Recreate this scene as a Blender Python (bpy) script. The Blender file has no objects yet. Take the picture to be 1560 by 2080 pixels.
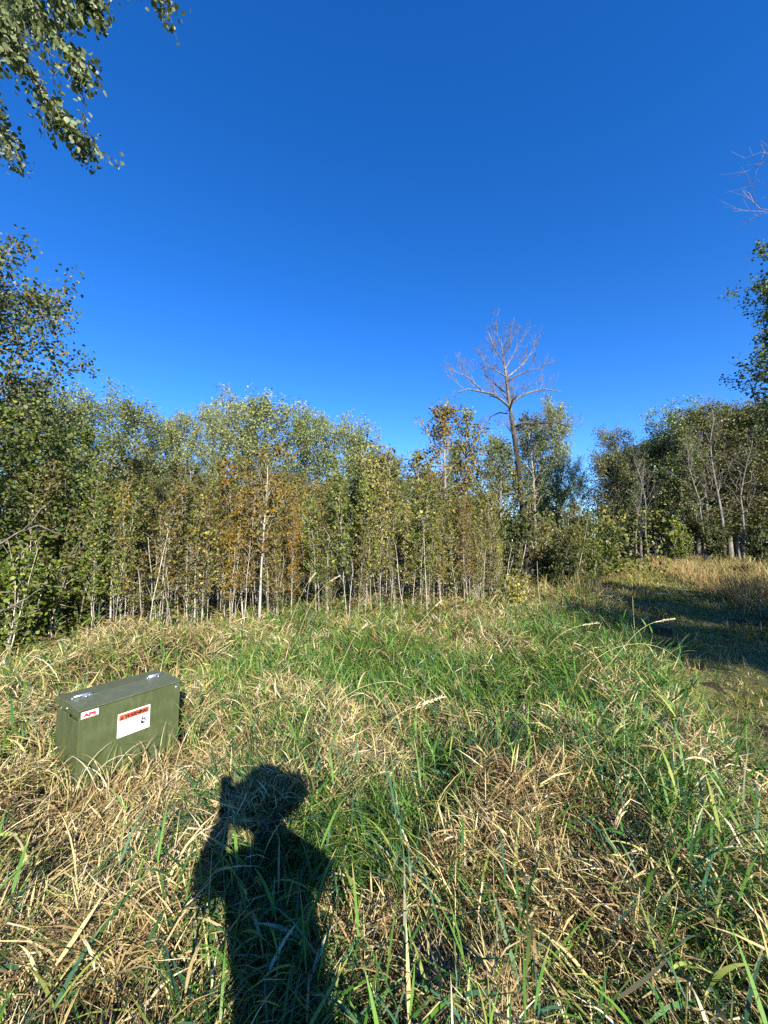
import bpy, math, random
import numpy as np
from mathutils import Vector, Matrix

# ------------------------------------------------------------------ camera, world, sun, exposure
SC = bpy.context.scene
COL = SC.collection
CAMZ = 1.6
PITCH = math.radians(4.5)
FPX = 783.0
cam_data = bpy.data.cameras.new('camera')
cam = bpy.data.objects.new('camera', cam_data)
COL.objects.link(cam)
cam.location = (0, 0, CAMZ)
cam.rotation_euler = (math.radians(90) + PITCH, 0, 0)
cam_data.sensor_fit = 'HORIZONTAL'
cam_data.sensor_width = 36
cam_data.lens = 36 * FPX / 1560
cam_data.clip_start = 0.02
cam_data.clip_end = 5000
SC.camera = cam

SUN_ELEV = math.radians(28.5)
SUN_AZ = math.radians(159)          # clockwise from +Y: behind the camera, to its right
world = bpy.data.worlds.new('World')
SC.world = world
world.use_nodes = True
wn = world.node_tree
for n in list(wn.nodes):
    wn.nodes.remove(n)
w_out = wn.nodes.new('ShaderNodeOutputWorld')
w_bg = wn.nodes.new('ShaderNodeBackground')
w_sky = wn.nodes.new('ShaderNodeTexSky')
w_sky.sky_type = 'NISHITA'
w_sky.sun_disc = False
w_sky.sun_elevation = SUN_ELEV
w_sky.sun_rotation = SUN_AZ
w_sky.altitude = 1500
w_sky.air_density = 1.0
w_sky.dust_density = 0.0
w_sky.ozone_density = 4.0
w_hs = wn.nodes.new('ShaderNodeHueSaturation')
w_hs.inputs['Hue'].default_value = 0.5115
w_hs.inputs['Saturation'].default_value = 1.285
w_bg.inputs['Strength'].default_value = 0.105
wn.links.new(w_sky.outputs['Color'], w_hs.inputs['Color'])
wn.links.new(w_hs.outputs['Color'], w_bg.inputs['Color'])
wn.links.new(w_bg.outputs['Background'], w_out.inputs['Surface'])

sun_data = bpy.data.lights.new('sun', 'SUN')
sun_data.energy = 5.0
sun_data.angle = math.radians(0.53)
sun_data.color = (1.0, 0.93, 0.80)
sun = bpy.data.objects.new('sun', sun_data)
COL.objects.link(sun)
sdir = Vector((math.sin(SUN_AZ) * math.cos(SUN_ELEV), math.cos(SUN_AZ) * math.cos(SUN_ELEV), math.sin(SUN_ELEV)))
sun.rotation_euler = sdir.to_track_quat('Z', 'Y').to_euler()
sun.location = sdir * 60

SC.view_settings.view_transform = 'Standard'
SC.view_settings.look = 'None'
SC.view_settings.gamma = 1
SC.view_settings.exposure = 1.5
SC.view_settings.use_curve_mapping = False
SC.render.engine = 'CYCLES'
SC.cycles.max_bounces = 5
SC.cycles.diffuse_bounces = 1
SC.cycles.glossy_bounces = 2
SC.cycles.transmission_bounces = 3
SC.cycles.transparent_max_bounces = 4
SC.cycles.use_denoising = False

# ------------------------------------------------------------------ helpers
R = np.random.default_rng(11)
PI = math.pi
cP, sP = math.cos(PITCH), math.sin(PITCH)


def ray(u, v):
    a, b = (u - 780) / FPX, (v - 1040) / FPX
    return np.array([a, cP + b * sP, sP - b * cP])


def at(u, v, y):
    """the place seen at (u, v) when it stands y metres ahead"""
    d = ray(u, v)
    return np.array([0, 0, CAMZ]) + d * (y / d[1])


def on_ground(u, v, h=0.0):
    d = ray(u, v)
    return (np.array([0, 0, CAMZ]) + d * ((CAMZ - h) / -d[2]))[:2]


_lat = R.random((64, 64))


def vnoise(x, y):
    xi, yi = np.floor(x).astype(int), np.floor(y).astype(int)
    fx, fy = x - xi, y - yi
    fx, fy = fx * fx * (3 - 2 * fx), fy * fy * (3 - 2 * fy)
    g = lambda i, j: _lat[i % 64, j % 64]
    return (g(xi, yi) * (1 - fx) + g(xi + 1, yi) * fx) * (1 - fy) + (g(xi, yi + 1) * (1 - fx) + g(xi + 1, yi + 1) * fx) * fy


def fbm(x, y, f=1.0, o=3):
    s, a, t = 0, 1.0, 0
    for k in range(o):
        s = s + a * vnoise(x * f + 17.3 * k, y * f + 5.1 * k)
        t += a
        a *= 0.5
        f *= 2.03
    return s / t


PATH = np.array([(1.6, -6), (2.3, -2.5), (3.0, 0.5), (3.65, 2.7), (4.7, 5.0), (5.6, 6.6), (7.3, 9.6), (10.1, 14.8), (13.6, 21.0), (18.0, 28.8), (24.0, 37)])


def path_dist(x, y):
    """distance from the path's centre line, and the side (+ = right of it)"""
    best = np.full(np.shape(x), 1e9)
    side = np.zeros(np.shape(x))
    for (ax, ay), (bx, by) in zip(PATH[:-1], PATH[1:]):
        dx, dy = bx - ax, by - ay
        L2 = dx * dx + dy * dy
        t = np.clip(((x - ax) * dx + (y - ay) * dy) / L2, 0, 1)
        px, py = ax + t * dx, ay + t * dy
        d = np.hypot(x - px, y - py)
        s = (x - ax) * dy - (y - ay) * dx
        m = d < best
        best = np.where(m, d, best)
        side = np.where(m, np.sign(s), side)
    return best, side


def smooth(a, b, x):
    t = np.clip((x - a) / (b - a), 0, 1)
    return t * t * (3 - 2 * t)


PW = 1.3     # half width of the path


def H(x, y):
    x, y = np.asarray(x, float), np.asarray(y, float)
    d, s = path_dist(x, y)
    off = smooth(PW * 0.75, PW * 1.7, d)
    mound = (fbm(x + 40, y + 40, 0.9, 3) - 0.5) * 0.55
    near = smooth(2.2, 3.6, np.hypot(x + 1.9, y - 2.8) * 2)
    z = off * (0.02 + mound * near)
    rut = np.exp(-((d - 0.72) / 0.2) ** 2) * -0.06 * (1 - off) + (fbm(x + 5, y + 2, 2.2, 3) - .5) * .10 * (1 - off)
    far = smooth(30, 70, np.hypot(x, y))
    return (z + rut + (fbm(x, y, 0.25, 2) - 0.5) * 0.25 * off * smooth(4, 12, np.hypot(x, y))) * (1 - far)


def build(name, verts, polys, mat, parent=None, cols=None, smooth_shade=False, mats=None, mat_idx=None):
    """verts (n,3); polys: list of (m,k) index arrays"""
    me = bpy.data.meshes.new(name)
    verts = np.ascontiguousarray(verts, np.float32)
    me.vertices.add(len(verts))
    me.vertices.foreach_set('co', verts.ravel())
    polys = [np.asarray(p, np.int32) for p in polys if len(p)]
    loops = np.concatenate([p.ravel() for p in polys])
    sizes = np.concatenate([np.full(len(p), p.shape[1], np.int32) for p in polys])
    starts = np.concatenate([[0], np.cumsum(sizes)[:-1]]).astype(np.int32)
    me.loops.add(len(loops))
    me.loops.foreach_set('vertex_index', loops)
    me.polygons.add(len(sizes))
    me.polygons.foreach_set('loop_start', starts)
    if cols is not None:
        ca = me.color_attributes.new('tint', 'FLOAT_COLOR', 'POINT')
        c4 = np.ones((len(verts), 4), np.float32)
        c4[:, :3] = cols
        ca.data.foreach_set('color', c4.ravel())
    me.update(calc_edges=True)
    if smooth_shade:
        me.polygons.foreach_set('use_smooth', np.ones(len(sizes), bool))
    for m_ in (mats or [mat]):
        me.materials.append(m_)
    if mat_idx is not None:
        me.polygons.foreach_set('material_index', np.asarray(mat_idx, np.int32))
    o = bpy.data.objects.new(name, me)
    COL.objects.link(o)
    if parent is not None:
        o.parent = parent
    return o


def tag(o, label=None, cat=None, group=None, kind=None):
    for k, v_ in (('label', label), ('category', cat), ('group', group), ('kind', kind)):
        if v_:
            o[k] = v_
    return o


def empty(name, loc=(0, 0, 0), rz=0.0):
    o = bpy.data.objects.new(name, None)
    o.empty_display_size = 0.1
    COL.objects.link(o)
    o.location = loc
    o.rotation_euler = (0, 0, rz)
    return o


def copy_tree(root, loc, rz=0.0, scale=(1, 1, 1), tilt=(0, 0)):
    r = root.copy()
    COL.objects.link(r)
    for ch in list(root.children):
        c = ch.copy()
        COL.objects.link(c)
        c.parent = r
        for g in ch.children:
            d = g.copy()
            COL.objects.link(d)
            d.parent = c
    place(r, loc, rz, scale, tilt)
    return r


def place(r, loc, rz=0.0, scale=(1, 1, 1), tilt=(0, 0)):
    r.location = loc
    r.rotation_euler = (tilt[0], tilt[1], rz)
    r.scale = scale
    return r


# ------------------------------------------------------------------ materials
def new_mat(name):
    m = bpy.data.materials.new(name)
    m.use_nodes = True
    nt = m.node_tree
    b = nt.nodes['Principled BSDF']
    return m, nt, b


def leafy_mat(name, transl=0.3, rough=0.45, spec=0.4, var=0.25, back=None, tcol=(1.1, 1.25, 0.5)):
    """tinted per leaf by the mesh, varied per plant; thin, so that some light comes through"""
    m, nt, b = new_mat(name)
    N, L = nt.nodes, nt.links
    at_ = N.new('ShaderNodeAttribute')
    at_.attribute_name = 'tint'
    oi = N.new('ShaderNodeObjectInfo')
    mr = N.new('ShaderNodeMapRange')
    mr.inputs['To Min'].default_value = 1 - var
    mr.inputs['To Max'].default_value = 1 + var
    L.new(oi.outputs['Random'], mr.inputs['Value'])
    hs = N.new('ShaderNodeHueSaturation')
    hs.inputs['Saturation'].default_value = 1.16 if var > 0 else 1.06
    L.new(at_.outputs['Color'], hs.inputs['Color'])
    L.new(mr.outputs['Result'], hs.inputs['Value'])
    mh = N.new('ShaderNodeMapRange')
    mh.inputs['To Min'].default_value = 0.5 - var * 0.06
    mh.inputs['To Max'].default_value = 0.5 + var * 0.06
    mm = N.new('ShaderNodeMath'); mm.operation = 'FRACT'
    m7 = N.new('ShaderNodeMath'); m7.operation = 'MULTIPLY'; m7.inputs[1].default_value = 7.13
    L.new(oi.outputs['Random'], m7.inputs[0]); L.new(m7.outputs[0], mm.inputs[0])
    L.new(mm.outputs[0], mh.inputs['Value']); L.new(mh.outputs['Result'], hs.inputs['Hue'])
    col = hs.outputs['Color']
    if back is not None:
        ge = N.new('ShaderNodeNewGeometry')
        mb = N.new('ShaderNodeMix'); mb.data_type = 'RGBA'
        mb.inputs['B'].default_value = (*back, 1)
        mu = N.new('ShaderNodeMath'); mu.operation = 'MULTIPLY'; mu.inputs[1].default_value = 0.55
        L.new(ge.outputs['Backfacing'], mu.inputs[0]); L.new(mu.outputs[0], mb.inputs['Factor'])
        L.new(col, mb.inputs['A'])
        col = mb.outputs['Result']
    L.new(col, b.inputs['Base Color'])
    b.inputs['Roughness'].default_value = rough
    b.inputs['Specular IOR Level'].default_value = spec
    if transl > 0:
        tr = N.new('ShaderNodeBsdfTranslucent')
        mc = N.new('ShaderNodeMix'); mc.data_type = 'RGBA'; mc.blend_type = 'MULTIPLY'
        mc.inputs['Factor'].default_value = 1
        mc.inputs['B'].default_value = (*tcol, 1)
        L.new(col, mc.inputs['A']); L.new(mc.outputs['Result'], tr.inputs['Color'])
        mx = N.new('ShaderNodeMixShader')
        mx.inputs[0].default_value = transl
        L.new(b.outputs[0], mx.inputs[1]); L.new(tr.outputs[0], mx.inputs[2])
        L.new(mx.outputs[0], N['Material Output'].inputs['Surface'])
    return m


def bark_mat(name, c1, c2, scale=18, stretch=0.25, mark=None, rough=0.9, base=None):
    m, nt, b = new_mat(name)
    N, L = nt.nodes, nt.links
    tc = N.new('ShaderNodeTexCoord')
    mp = N.new('ShaderNodeMapping')
    mp.inputs['Scale'].default_value = (1, 1, stretch)
    nz = N.new('ShaderNodeTexNoise')
    nz.inputs['Scale'].default_value = scale
    nz.inputs['Detail'].default_value = 6
    L.new(tc.outputs['Object'], mp.inputs[0]); L.new(mp.outputs[0], nz.inputs['Vector'])
    cr = N.new('ShaderNodeValToRGB')
    cr.color_ramp.elements[0].position = 0.35
    cr.color_ramp.elements[0].color = (*c1, 1)
    cr.color_ramp.elements[1].position = 0.62
    cr.color_ramp.elements[1].color = (*c2, 1)
    L.new(nz.outputs['Fac'], cr.inputs[0])
    col = cr.outputs['Color']
    if mark:
        mp2 = N.new('ShaderNodeMapping')
        mp2.inputs['Scale'].default_value = (1, 1, 4.0)
        n2 = N.new('ShaderNodeTexNoise')
        n2.inputs['Scale'].default_value = 9
        L.new(tc.outputs['Object'], mp2.inputs[0]); L.new(mp2.outputs[0], n2.inputs['Vector'])
        c2_ = N.new('ShaderNodeValToRGB')
        c2_.color_ramp.elements[0].position = 0.6
        c2_.color_ramp.elements[1].position = 0.68
        L.new(n2.outputs['Fac'], c2_.inputs[0])
        mx = N.new('ShaderNodeMix'); mx.data_type = 'RGBA'
        mx.inputs['B'].default_value = (*mark, 1)
        L.new(c2_.outputs['Color'], mx.inputs['Factor']); L.new(col, mx.inputs['A'])
        col = mx.outputs['Result']
    if base:   # older, rougher bark low on the trunk
        sx = N.new('ShaderNodeSeparateXYZ'); L.new(tc.outputs['Object'], sx.inputs[0])
        mr = N.new('ShaderNodeMapRange'); mr.inputs['From Min'].default_value = base[0]; mr.inputs['From Max'].default_value = base[1]
        L.new(sx.outputs['Z'], mr.inputs['Value'])
        mx = N.new('ShaderNodeMix'); mx.data_type = 'RGBA'; mx.inputs['A'].default_value = (*base[2], 1)
        L.new(mr.outputs['Result'], mx.inputs['Factor']); L.new(col, mx.inputs['B'])
        col = mx.outputs['Result']
    L.new(col, b.inputs['Base Color'])
    b.inputs['Roughness'].default_value = rough
    b.inputs['Specular IOR Level'].default_value = 0.2
    bp = N.new('ShaderNodeBump')
    bp.inputs['Strength'].default_value = 0.5
    bp.inputs['Distance'].default_value = 0.01
    L.new(nz.outputs['Fac'], bp.inputs['Height']); L.new(bp.outputs[0], b.inputs['Normal'])
    return m


def plain_mat(name, c, rough=0.5, metal=0.0, spec=0.5, noise=0.0, nscale=30, bump=0.0):
    m, nt, b = new_mat(name)
    N, L = nt.nodes, nt.links
    b.inputs['Base Color'].default_value = (*c, 1)
    b.inputs['Roughness'].default_value = rough
    b.inputs['Metallic'].default_value = metal
    b.inputs['Specular IOR Level'].default_value = spec
    if noise > 0:
        tc = N.new('ShaderNodeTexCoord')
        nz = N.new('ShaderNodeTexNoise'); nz.inputs['Scale'].default_value = nscale; nz.inputs['Detail'].default_value = 7
        L.new(tc.outputs['Object'], nz.inputs['Vector'])
        mr = N.new('ShaderNodeMapRange')
        mr.inputs['To Min'].default_value = 1 - noise; mr.inputs['To Max'].default_value = 1 + noise
        L.new(nz.outputs['Fac'], mr.inputs['Value'])
        mx = N.new('ShaderNodeMix'); mx.data_type = 'RGBA'; mx.blend_type = 'MULTIPLY'; mx.inputs['Factor'].default_value = 1
        mx.inputs['A'].default_value = (*c, 1)
        L.new(mr.outputs['Result'], mx.inputs['B']); L.new(mx.outputs['Result'], b.inputs['Base Color'])
        m2 = N.new('ShaderNodeMapRange'); m2.inputs['To Min'].default_value = rough - 0.12; m2.inputs['To Max'].default_value = rough + 0.15
        L.new(nz.outputs['Fac'], m2.inputs['Value']); L.new(m2.outputs['Result'], b.inputs['Roughness'])
        if bump:
            bp = N.new('ShaderNodeBump'); bp.inputs['Strength'].default_value = bump; bp.inputs['Distance'].default_value = 0.002
            L.new(nz.outputs['Fac'], bp.inputs['Height']); L.new(bp.outputs[0], b.inputs['Normal'])
    return m


M_GRASS = leafy_mat('grass_blade', transl=0.18, rough=0.42, spec=0.22, var=0.0)
M_STRAW = leafy_mat('dry_blade', transl=0.12, rough=0.6, spec=0.12, var=0.0, tcol=(1.1, 1.0, 0.7))
M_LEAF = leafy_mat('aspen_leaf', transl=0.18, rough=0.45, spec=0.2, var=0.22, back=(0.12, 0.15, 0.06))
M_LEAFD = leafy_mat('thicket_leaf', transl=0.18, rough=0.55, spec=0.12, var=0.28, back=(0.10, 0.105, 0.045))
M_BARK_PALE = bark_mat('pale_bark', (0.20, 0.175, 0.14), (0.42, 0.39, 0.33), 14, 0.3, mark=(0.06, 0.05, 0.04))
M_BARK_STEM = bark_mat('sapling_bark', (0.22, 0.18, 0.14), (0.50, 0.45, 0.38), 25, 0.2)
M_BARK_GREY = bark_mat('grey_bark', (0.10, 0.085, 0.07), (0.25, 0.22, 0.19), 16, 0.2)
M_BARK_DEAD = bark_mat('dead_wood', (0.08, 0.07, 0.055), (0.24, 0.215, 0.18), 9, 0.18, base=(4.8, 7.6, (0.035, 0.029, 0.022)))
M_DEAD_TWIG = bark_mat('dead_twig', (0.11, 0.09, 0.06), (0.22, 0.185, 0.125), 9, 0.4)
M_TWIG = bark_mat('twig_bark', (0.10, 0.08, 0.055), (0.22, 0.19, 0.14), 20, 0.4)
M_BARK_DIM = bark_mat('dull_birch_bark', (0.05, 0.045, 0.035), (0.20, 0.18, 0.15), 14, 0.3)


def ground_material():
    m, nt, b = new_mat('soil_and_thatch')
    N, L = nt.nodes, nt.links
    at_ = N.new('ShaderNodeAttribute'); at_.attribute_name = 'tint'
    tc = N.new('ShaderNodeTexCoord')
    nz = N.new('ShaderNodeTexNoise'); nz.inputs['Scale'].default_value = 26; nz.inputs['Detail'].default_value = 9; nz.inputs['Roughness'].default_value = 0.7
    L.new(tc.outputs['Object'], nz.inputs['Vector'])
    mr = N.new('ShaderNodeMapRange'); mr.inputs['From Min'].default_value = 0.3; mr.inputs['From Max'].default_value = 0.7
    mr.inputs['To Min'].default_value = 0.45; mr.inputs['To Max'].default_value = 1.6
    L.new(nz.outputs['Fac'], mr.inputs['Value'])
    mx = N.new('ShaderNodeMix'); mx.data_type = 'RGBA'; mx.blend_type = 'MULTIPLY'; mx.inputs['Factor'].default_value = 1
    L.new(at_.outputs['Color'], mx.inputs['A']); L.new(mr.outputs['Result'], mx.inputs['B'])
    L.new(mx.outputs['Result'], b.inputs['Base Color'])
    b.inputs['Roughness'].default_value = 0.95
    b.inputs['Specular IOR Level'].default_value = 0.1
    bp = N.new('ShaderNodeBump'); bp.inputs['Strength'].default_value = 0.9; bp.inputs['Distance'].default_value = 0.03
    L.new(nz.outputs['Fac'], bp.inputs['Height']); L.new(bp.outputs[0], b.inputs['Normal'])
    return m


M_GROUND = ground_material()


# ------------------------------------------------------------------ ground and path
def grid(xs, ys, skip=None):
    X, Y = np.meshgrid(xs, ys)
    V = np.stack([X.ravel(), Y.ravel(), np.zeros(X.size)], 1)
    nx, ny = len(xs), len(ys)
    I, J = np.meshgrid(np.arange(nx - 1), np.arange(ny - 1))
    a = (J * nx + I).ravel()
    return V, np.stack([a, a + 1, a + nx + 1, a + nx], 1)


def warp(n, a, lim):
    t = np.linspace(-1, 1, n)
    return np.sign(t) * (np.abs(t) * a + (np.abs(t) ** 4) * (lim - a))


gv, gf = grid(warp(190, 20, 1500), warp(190, 24, 1500) + 6)
gv[:, 2] = H(gv[:, 0], gv[:, 1])
dp, sd = path_dist(gv[:, 0], gv[:, 1])
mixp = (1 - smooth(PW * 0.8, PW * 1.35, dp))[:, None]
gn = fbm(gv[:, 0], gv[:, 1], 1.3, 3)[:, None]
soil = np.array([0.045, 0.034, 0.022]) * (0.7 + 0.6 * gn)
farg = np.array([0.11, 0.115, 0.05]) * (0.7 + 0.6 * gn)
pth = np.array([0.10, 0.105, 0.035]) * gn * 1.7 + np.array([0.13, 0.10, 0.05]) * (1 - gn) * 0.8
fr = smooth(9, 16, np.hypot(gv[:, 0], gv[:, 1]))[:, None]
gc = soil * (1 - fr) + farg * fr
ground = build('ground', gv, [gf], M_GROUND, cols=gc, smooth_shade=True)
tag(ground, 'brown soil and thatch under the long grass', kind='structure')

# the mown track: its own sheet a little proud of the soil
pts = []
for (a, b) in zip(PATH[:-1], PATH[1:]):
    n = max(2, int(np.hypot(*(b - a)) / 0.25))
    for t in np.linspace(0, 1, n, endpoint=False):
        pts.append(a * (1 - t) + b * t)
pts.append(PATH[-1])
pts = np.array(pts)
for _ in range(6):
    pts[1:-1] = (pts[:-2] + 2 * pts[1:-1] + pts[2:]) / 4
tn = np.gradient(pts, axis=0)
tn /= np.linalg.norm(tn, axis=1)[:, None]
nr = np.stack([tn[:, 1], -tn[:, 0]], 1)
ws = np.linspace(-1, 1, 15) * PW * 1.15
pv = (pts[:, None, :] + nr[:, None, :] * (ws[None, :, None] * (1 + 0.12 * (fbm(pts[:, 0], pts[:, 1], 1.2, 2) - 0.5))[:, None, None]))
PX, PY = pv[..., 0].ravel(), pv[..., 1].ravel()
edge = np.tile(np.abs(np.linspace(-1, 1, 15)), len(pts))
pz = H(PX, PY) + 0.012 - 0.05 * smooth(0.85, 1.0, edge)
nn = 15
I, J = np.meshgrid(np.arange(nn - 1), np.arange(len(pts) - 1))
a = (J * nn + I).ravel()
g2 = fbm(PX, PY, 1.8, 3)[:, None]
pc = np.array([0.085, 0.10, 0.03]) * g2 * 1.6 + np.array([0.17, 0.135, 0.065]) * (1 - g2) * 0.9
path = build('path', np.stack([PX, PY, pz], 1), [np.stack([a, a + 1, a + nn + 1, a + nn], 1)], M_GROUND, cols=pc, smooth_shade=True)
tag(path, 'mown mossy track curving away along the right side to the trees', kind='structure')


# ------------------------------------------------------------------ blades of grass
def blades(P, az, L, w, tilt, bend, segs, roll, prof='leaf', floor=None, kink=None):
    n = len(P)
    S = segs + 1
    V = np.zeros((n, S, 2, 3))
    p = P.copy()
    d = np.stack([np.cos(az), np.sin(az)], 1)
    perp = np.stack([-d[:, 1], d[:, 0]], 1)
    for k in range(S):
        s = k / segs
        th = tilt + bend * s ** 1.3
        if kink is not None:
            th = th + kink * (s > 0.45)
        st, ct = np.sin(th), np.cos(th)
        nrm = np.stack([-ct * d[:, 0], -ct * d[:, 1], st], 1)
        side = np.concatenate([perp, np.zeros((n, 1))], 1) * np.cos(roll)[:, None] + nrm * np.sin(roll)[:, None]
        if prof == 'leaf':
            wk = w * min(1.0, (0.45 + 2.2 * s)) * (1 - s ** 2.4 * 0.97)
        elif prof == 'stalk':
            wk = w * (1 - 0.55 * s)
        else:
            wk = w * (1 - s * 0.95)
        V[:, k, 0] = p - side * wk[:, None] * 0.5
        V[:, k, 1] = p + side * wk[:, None] * 0.5
        stp = np.stack([st * d[:, 0], st * d[:, 1], ct], 1) * (L / segs)[:, None]
        p = p + stp
        if floor is not None:
            low = p[:, 2] < floor
            p[low, 2] = floor[low]
    base = (np.arange(n) * S * 2)[:, None]
    k = np.arange(segs)[None, :]
    q = np.stack([base + 2 * k, base + 2 * k + 1, base + 2 * k + 3, base + 2 * k + 2], 2).reshape(-1, 4)
    return V.reshape(-1, 3), q, S * 2


class Acc:
    def __init__(self):
        self.v, self.f, self.c, self.n = [], [], [], 0

    def add(self, V, q, C):
        self.v.append(V); self.f.append(q + self.n); self.c.append(C); self.n += len(V)

    def obj(self, name, mat, parent=None, smooth_shade=False):
        by = {}
        for f in self.f:
            by.setdefault(f.shape[1], []).append(f)
        return build(name, np.concatenate(self.v), [np.concatenate(x) for x in by.values()], mat, parent, np.concatenate(self.c), smooth_shade)


def blade_cols(n, per, pal, wts, rng, jit=0.18, tipc=None, roots=0.75):
    pal = np.array(pal, float)
    wts = np.asarray(wts, float)
    if wts.ndim == 1:
        idx = rng.choice(len(pal), n, p=wts / wts.sum())
    else:
        cw = np.cumsum(wts / wts.sum(1, keepdims=True), 1)
        idx = (rng.random((n, 1)) > cw).sum(1).clip(0, len(pal) - 1)
    c = pal[idx] * (1 + (rng.random((n, 1)) - 0.5) * 2 * jit) * 0.72
    S = per // 2
    s = np.repeat(np.linspace(0, 1, S), 2)[None, :, None]
    out = np.repeat(c[:, None, :], per, 1)
    if tipc is not None:
        m = (rng.random((n, 1, 1)) < 0.3) * smooth(0.6, 1.0, s)
        out = out * (1 - m) + np.array(tipc) * m
    return out.reshape(-1, 3)


# green patches seen in the field: (u, v, radius in m, strength)
GREEN = [(770, 1330, 1.3, 1.3), (940, 1380, 0.7, 1.0), (590, 1250, 0.9, 0.8), (1440, 1470, 0.75, 1.6), (1280, 1310, 1.1, 1.1),
         (1330, 1400, 0.7, 1.3), (1230, 1420, 0.7, 0.8), (640, 1570, 0.42, 1.2), (800, 1660, 0.36, 1.3), (970, 1540, 0.4, 1.6), (420, 1820, 0.2, 0.9),
         (330, 1700, 0.22, 0.8), (1500, 1800, 0.4, 1.4), (1540, 1960, 0.3, 1.0), (960, 2010, 0.13, 0.6), (570, 1990, 0.2, 1.2), (620, 1720, 0.3, 1.2),
         (1180, 1540, 0.45, 0.9), (430, 1350, 0.6, 0.7), (1380, 1600, 0.35, 0.9), (100, 1600, 0.2, 0.3), (1250, 1250, 1.6, 1.0), (480, 2040, 0.15, .8), (1400, 1850, .25, .7)]
DRY = [(160, 1760, 0.5, 0.9), (1180, 1730, 0.5, 0.9), (960, 1860, 0.3, 0.8), (430, 1470, 0.5, 0.8), (700, 1470, 0.5, 0.8), (1080, 1610, 0.45, 0.8),
       (60, 1950, 0.3, 0.6), (250, 1450, 0.5, .3), (330, 1290, 1.2, 0.6), (1000, 1440, .5, .5), (780, 1530, .3, .4), (250, 1950, .25, .8)]
GW = [(*on_ground(u, v, 0.2), r, s) for u, v, r, s in GREEN]
DW = [(*on_ground(u, v, 0.2), r, s) for u, v, r, s in DRY]


def greenness(x, y):
    g = (fbm(x + 9, y + 3, 0.9, 3) - 0.5) * 2.2
    for px, py, r, s in GW:
        g = g + s * np.exp(-((x - px) ** 2 + (y - py) ** 2) / r ** 2)
    for px, py, r, s in DW:
        g = g - s * np.exp(-((x - px) ** 2 + (y - py) ** 2) / r ** 2)
    return g


BOX0 = np.array([-1.91, 2.51])
BA = math.atan2(0.837, 0.547)
BEX = np.array([math.cos(BA), math.sin(BA)])
BEY = np.array([-math.sin(BA), math.cos(BA)])


def in_box(x, y, m=0.02):
    rx, ry = x - BOX0[0], y - BOX0[1]
    a, b = rx * BEX[0] + ry * BEX[1], rx * BEY[0] + ry * BEY[1]
    return (a > -m) & (a < 0.64 + m) & (b > -m) & (b < 0.385 + m)


def before_box(x, y):
    """the strip in front of and around the cabinet, where the grass is kept short enough to see it"""
    rx, ry = x - BOX0[0], y - BOX0[1]
    a, b = rx * BEX[0] + ry * BEX[1], rx * BEY[0] + ry * BEY[1]
    return (a > -0.35) & (a < 0.72) & (b > -0.95) & (b < 0.05) & (b > -1.0 + .8 * a)


def scatter(n, rng, a=0.55, b=12.0, e=0.75, half=57):
    """polar scatter round the camera; density falls off as distance ** -(e + 1)"""
    u = rng.random(n)
    k = 1 - e
    d = (u * (b ** k - a ** k) + a ** k) ** (1 / k)
    th = (rng.random(n) - 0.5) * 2 * math.radians(half)
    x, y = d * np.sin(th), d * np.cos(th)
    return x, y, d


FRONT = np.array([(-9, 4.6), (-5.5, 5.0), (-4.2, 6.0), (-2.2, 7.2), (0.8, 7.4), (2.2, 8.4), (3.4, 10.2), (5.2, 14.0), (7.8, 19)])


def front_y(x):
    return np.interp(x, FRONT[:, 0], FRONT[:, 1])


STRAW = [(0.60, 0.48, 0.25), (0.48, 0.37, 0.18), (0.70, 0.61, 0.40), (0.34, 0.24, 0.12), (0.20, 0.135, 0.07), (0.40, 0.39, 0.15)]
GREENS = [(0.09, 0.20, 0.035), (0.06, 0.15, 0.04), (0.14, 0.27, 0.055), (0.065, 0.15, 0.085), (0.29, 0.34, 0.09), (0.04, 0.10, 0.03)]
SHADE_GREENS = [(0.035, 0.11, 0.03), (0.05, 0.13, 0.035), (0.03, 0.08, 0.03), (0.05, 0.12, 0.07), (0.12, 0.2, 0.05), (0.03, 0.07, 0.02)]  # darkened greens: tussocks whose colour deepens the shadow patches


def keep_mask(x, y, rng, pathlim=PW * 0.92):
    dp, _ = path_dist(x, y)
    lim = pathlim * (1 + 0.3 * (fbm(x, y, 1.5, 2) - 0.5))
    return (dp > lim) & ~in_box(x, y)


# --- 1: matted dead litter
rng = np.random.default_rng(3)
A = Acc()
x, y, d = scatter(270000, rng, 0.5, 12, 0.6)
g = greenness(x, y)
m = keep_mask(x, y, rng) & (rng.random(len(x)) < (1.0 - 0.45 * smooth(0.2, 1.4, g)) * (1 - .35 * smooth(2.2, 4, y))) & (y < front_y(x) + 1.5)
x, y, d, g = x[m], y[m], d[m], g[m]
n = len(x)
hz = H(x, y)
mat_h = (0.02 + 0.34 * smooth(0.25, 0.75, fbm(x, y, 3.2, 3))) * (0.75 + 0.25 * smooth(1, 3, d))
mat_h = np.where(before_box(x, y), mat_h * 0.05 + .008, mat_h)
z0 = hz + rng.random(n) ** 0.7 * mat_h
flow = fbm(x + 70, y + 11, 0.8, 2) * 4 * PI
az = flow + rng.normal(0, 1.7, n)
sc = (np.maximum(d, 1.0) / 2.0) ** 0.45
L = (0.05 + 0.15 * rng.random(n) ** 1.5) * sc ** 0.6
w = (0.0030 + 0.0070 * rng.random(n) ** 2) * sc
V, q, per = blades(np.stack([x, y, z0], 1), az, L, w, rng.uniform(0.6, 1.5, n), rng.uniform(-0.3, 1.4, n), 2, rng.uniform(-1.0, 1.0, n), floor=hz + 0.005)
brown = smooth(0.45, 0.62, fbm(x + 31, y + 7, 1.1, 2))
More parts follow.
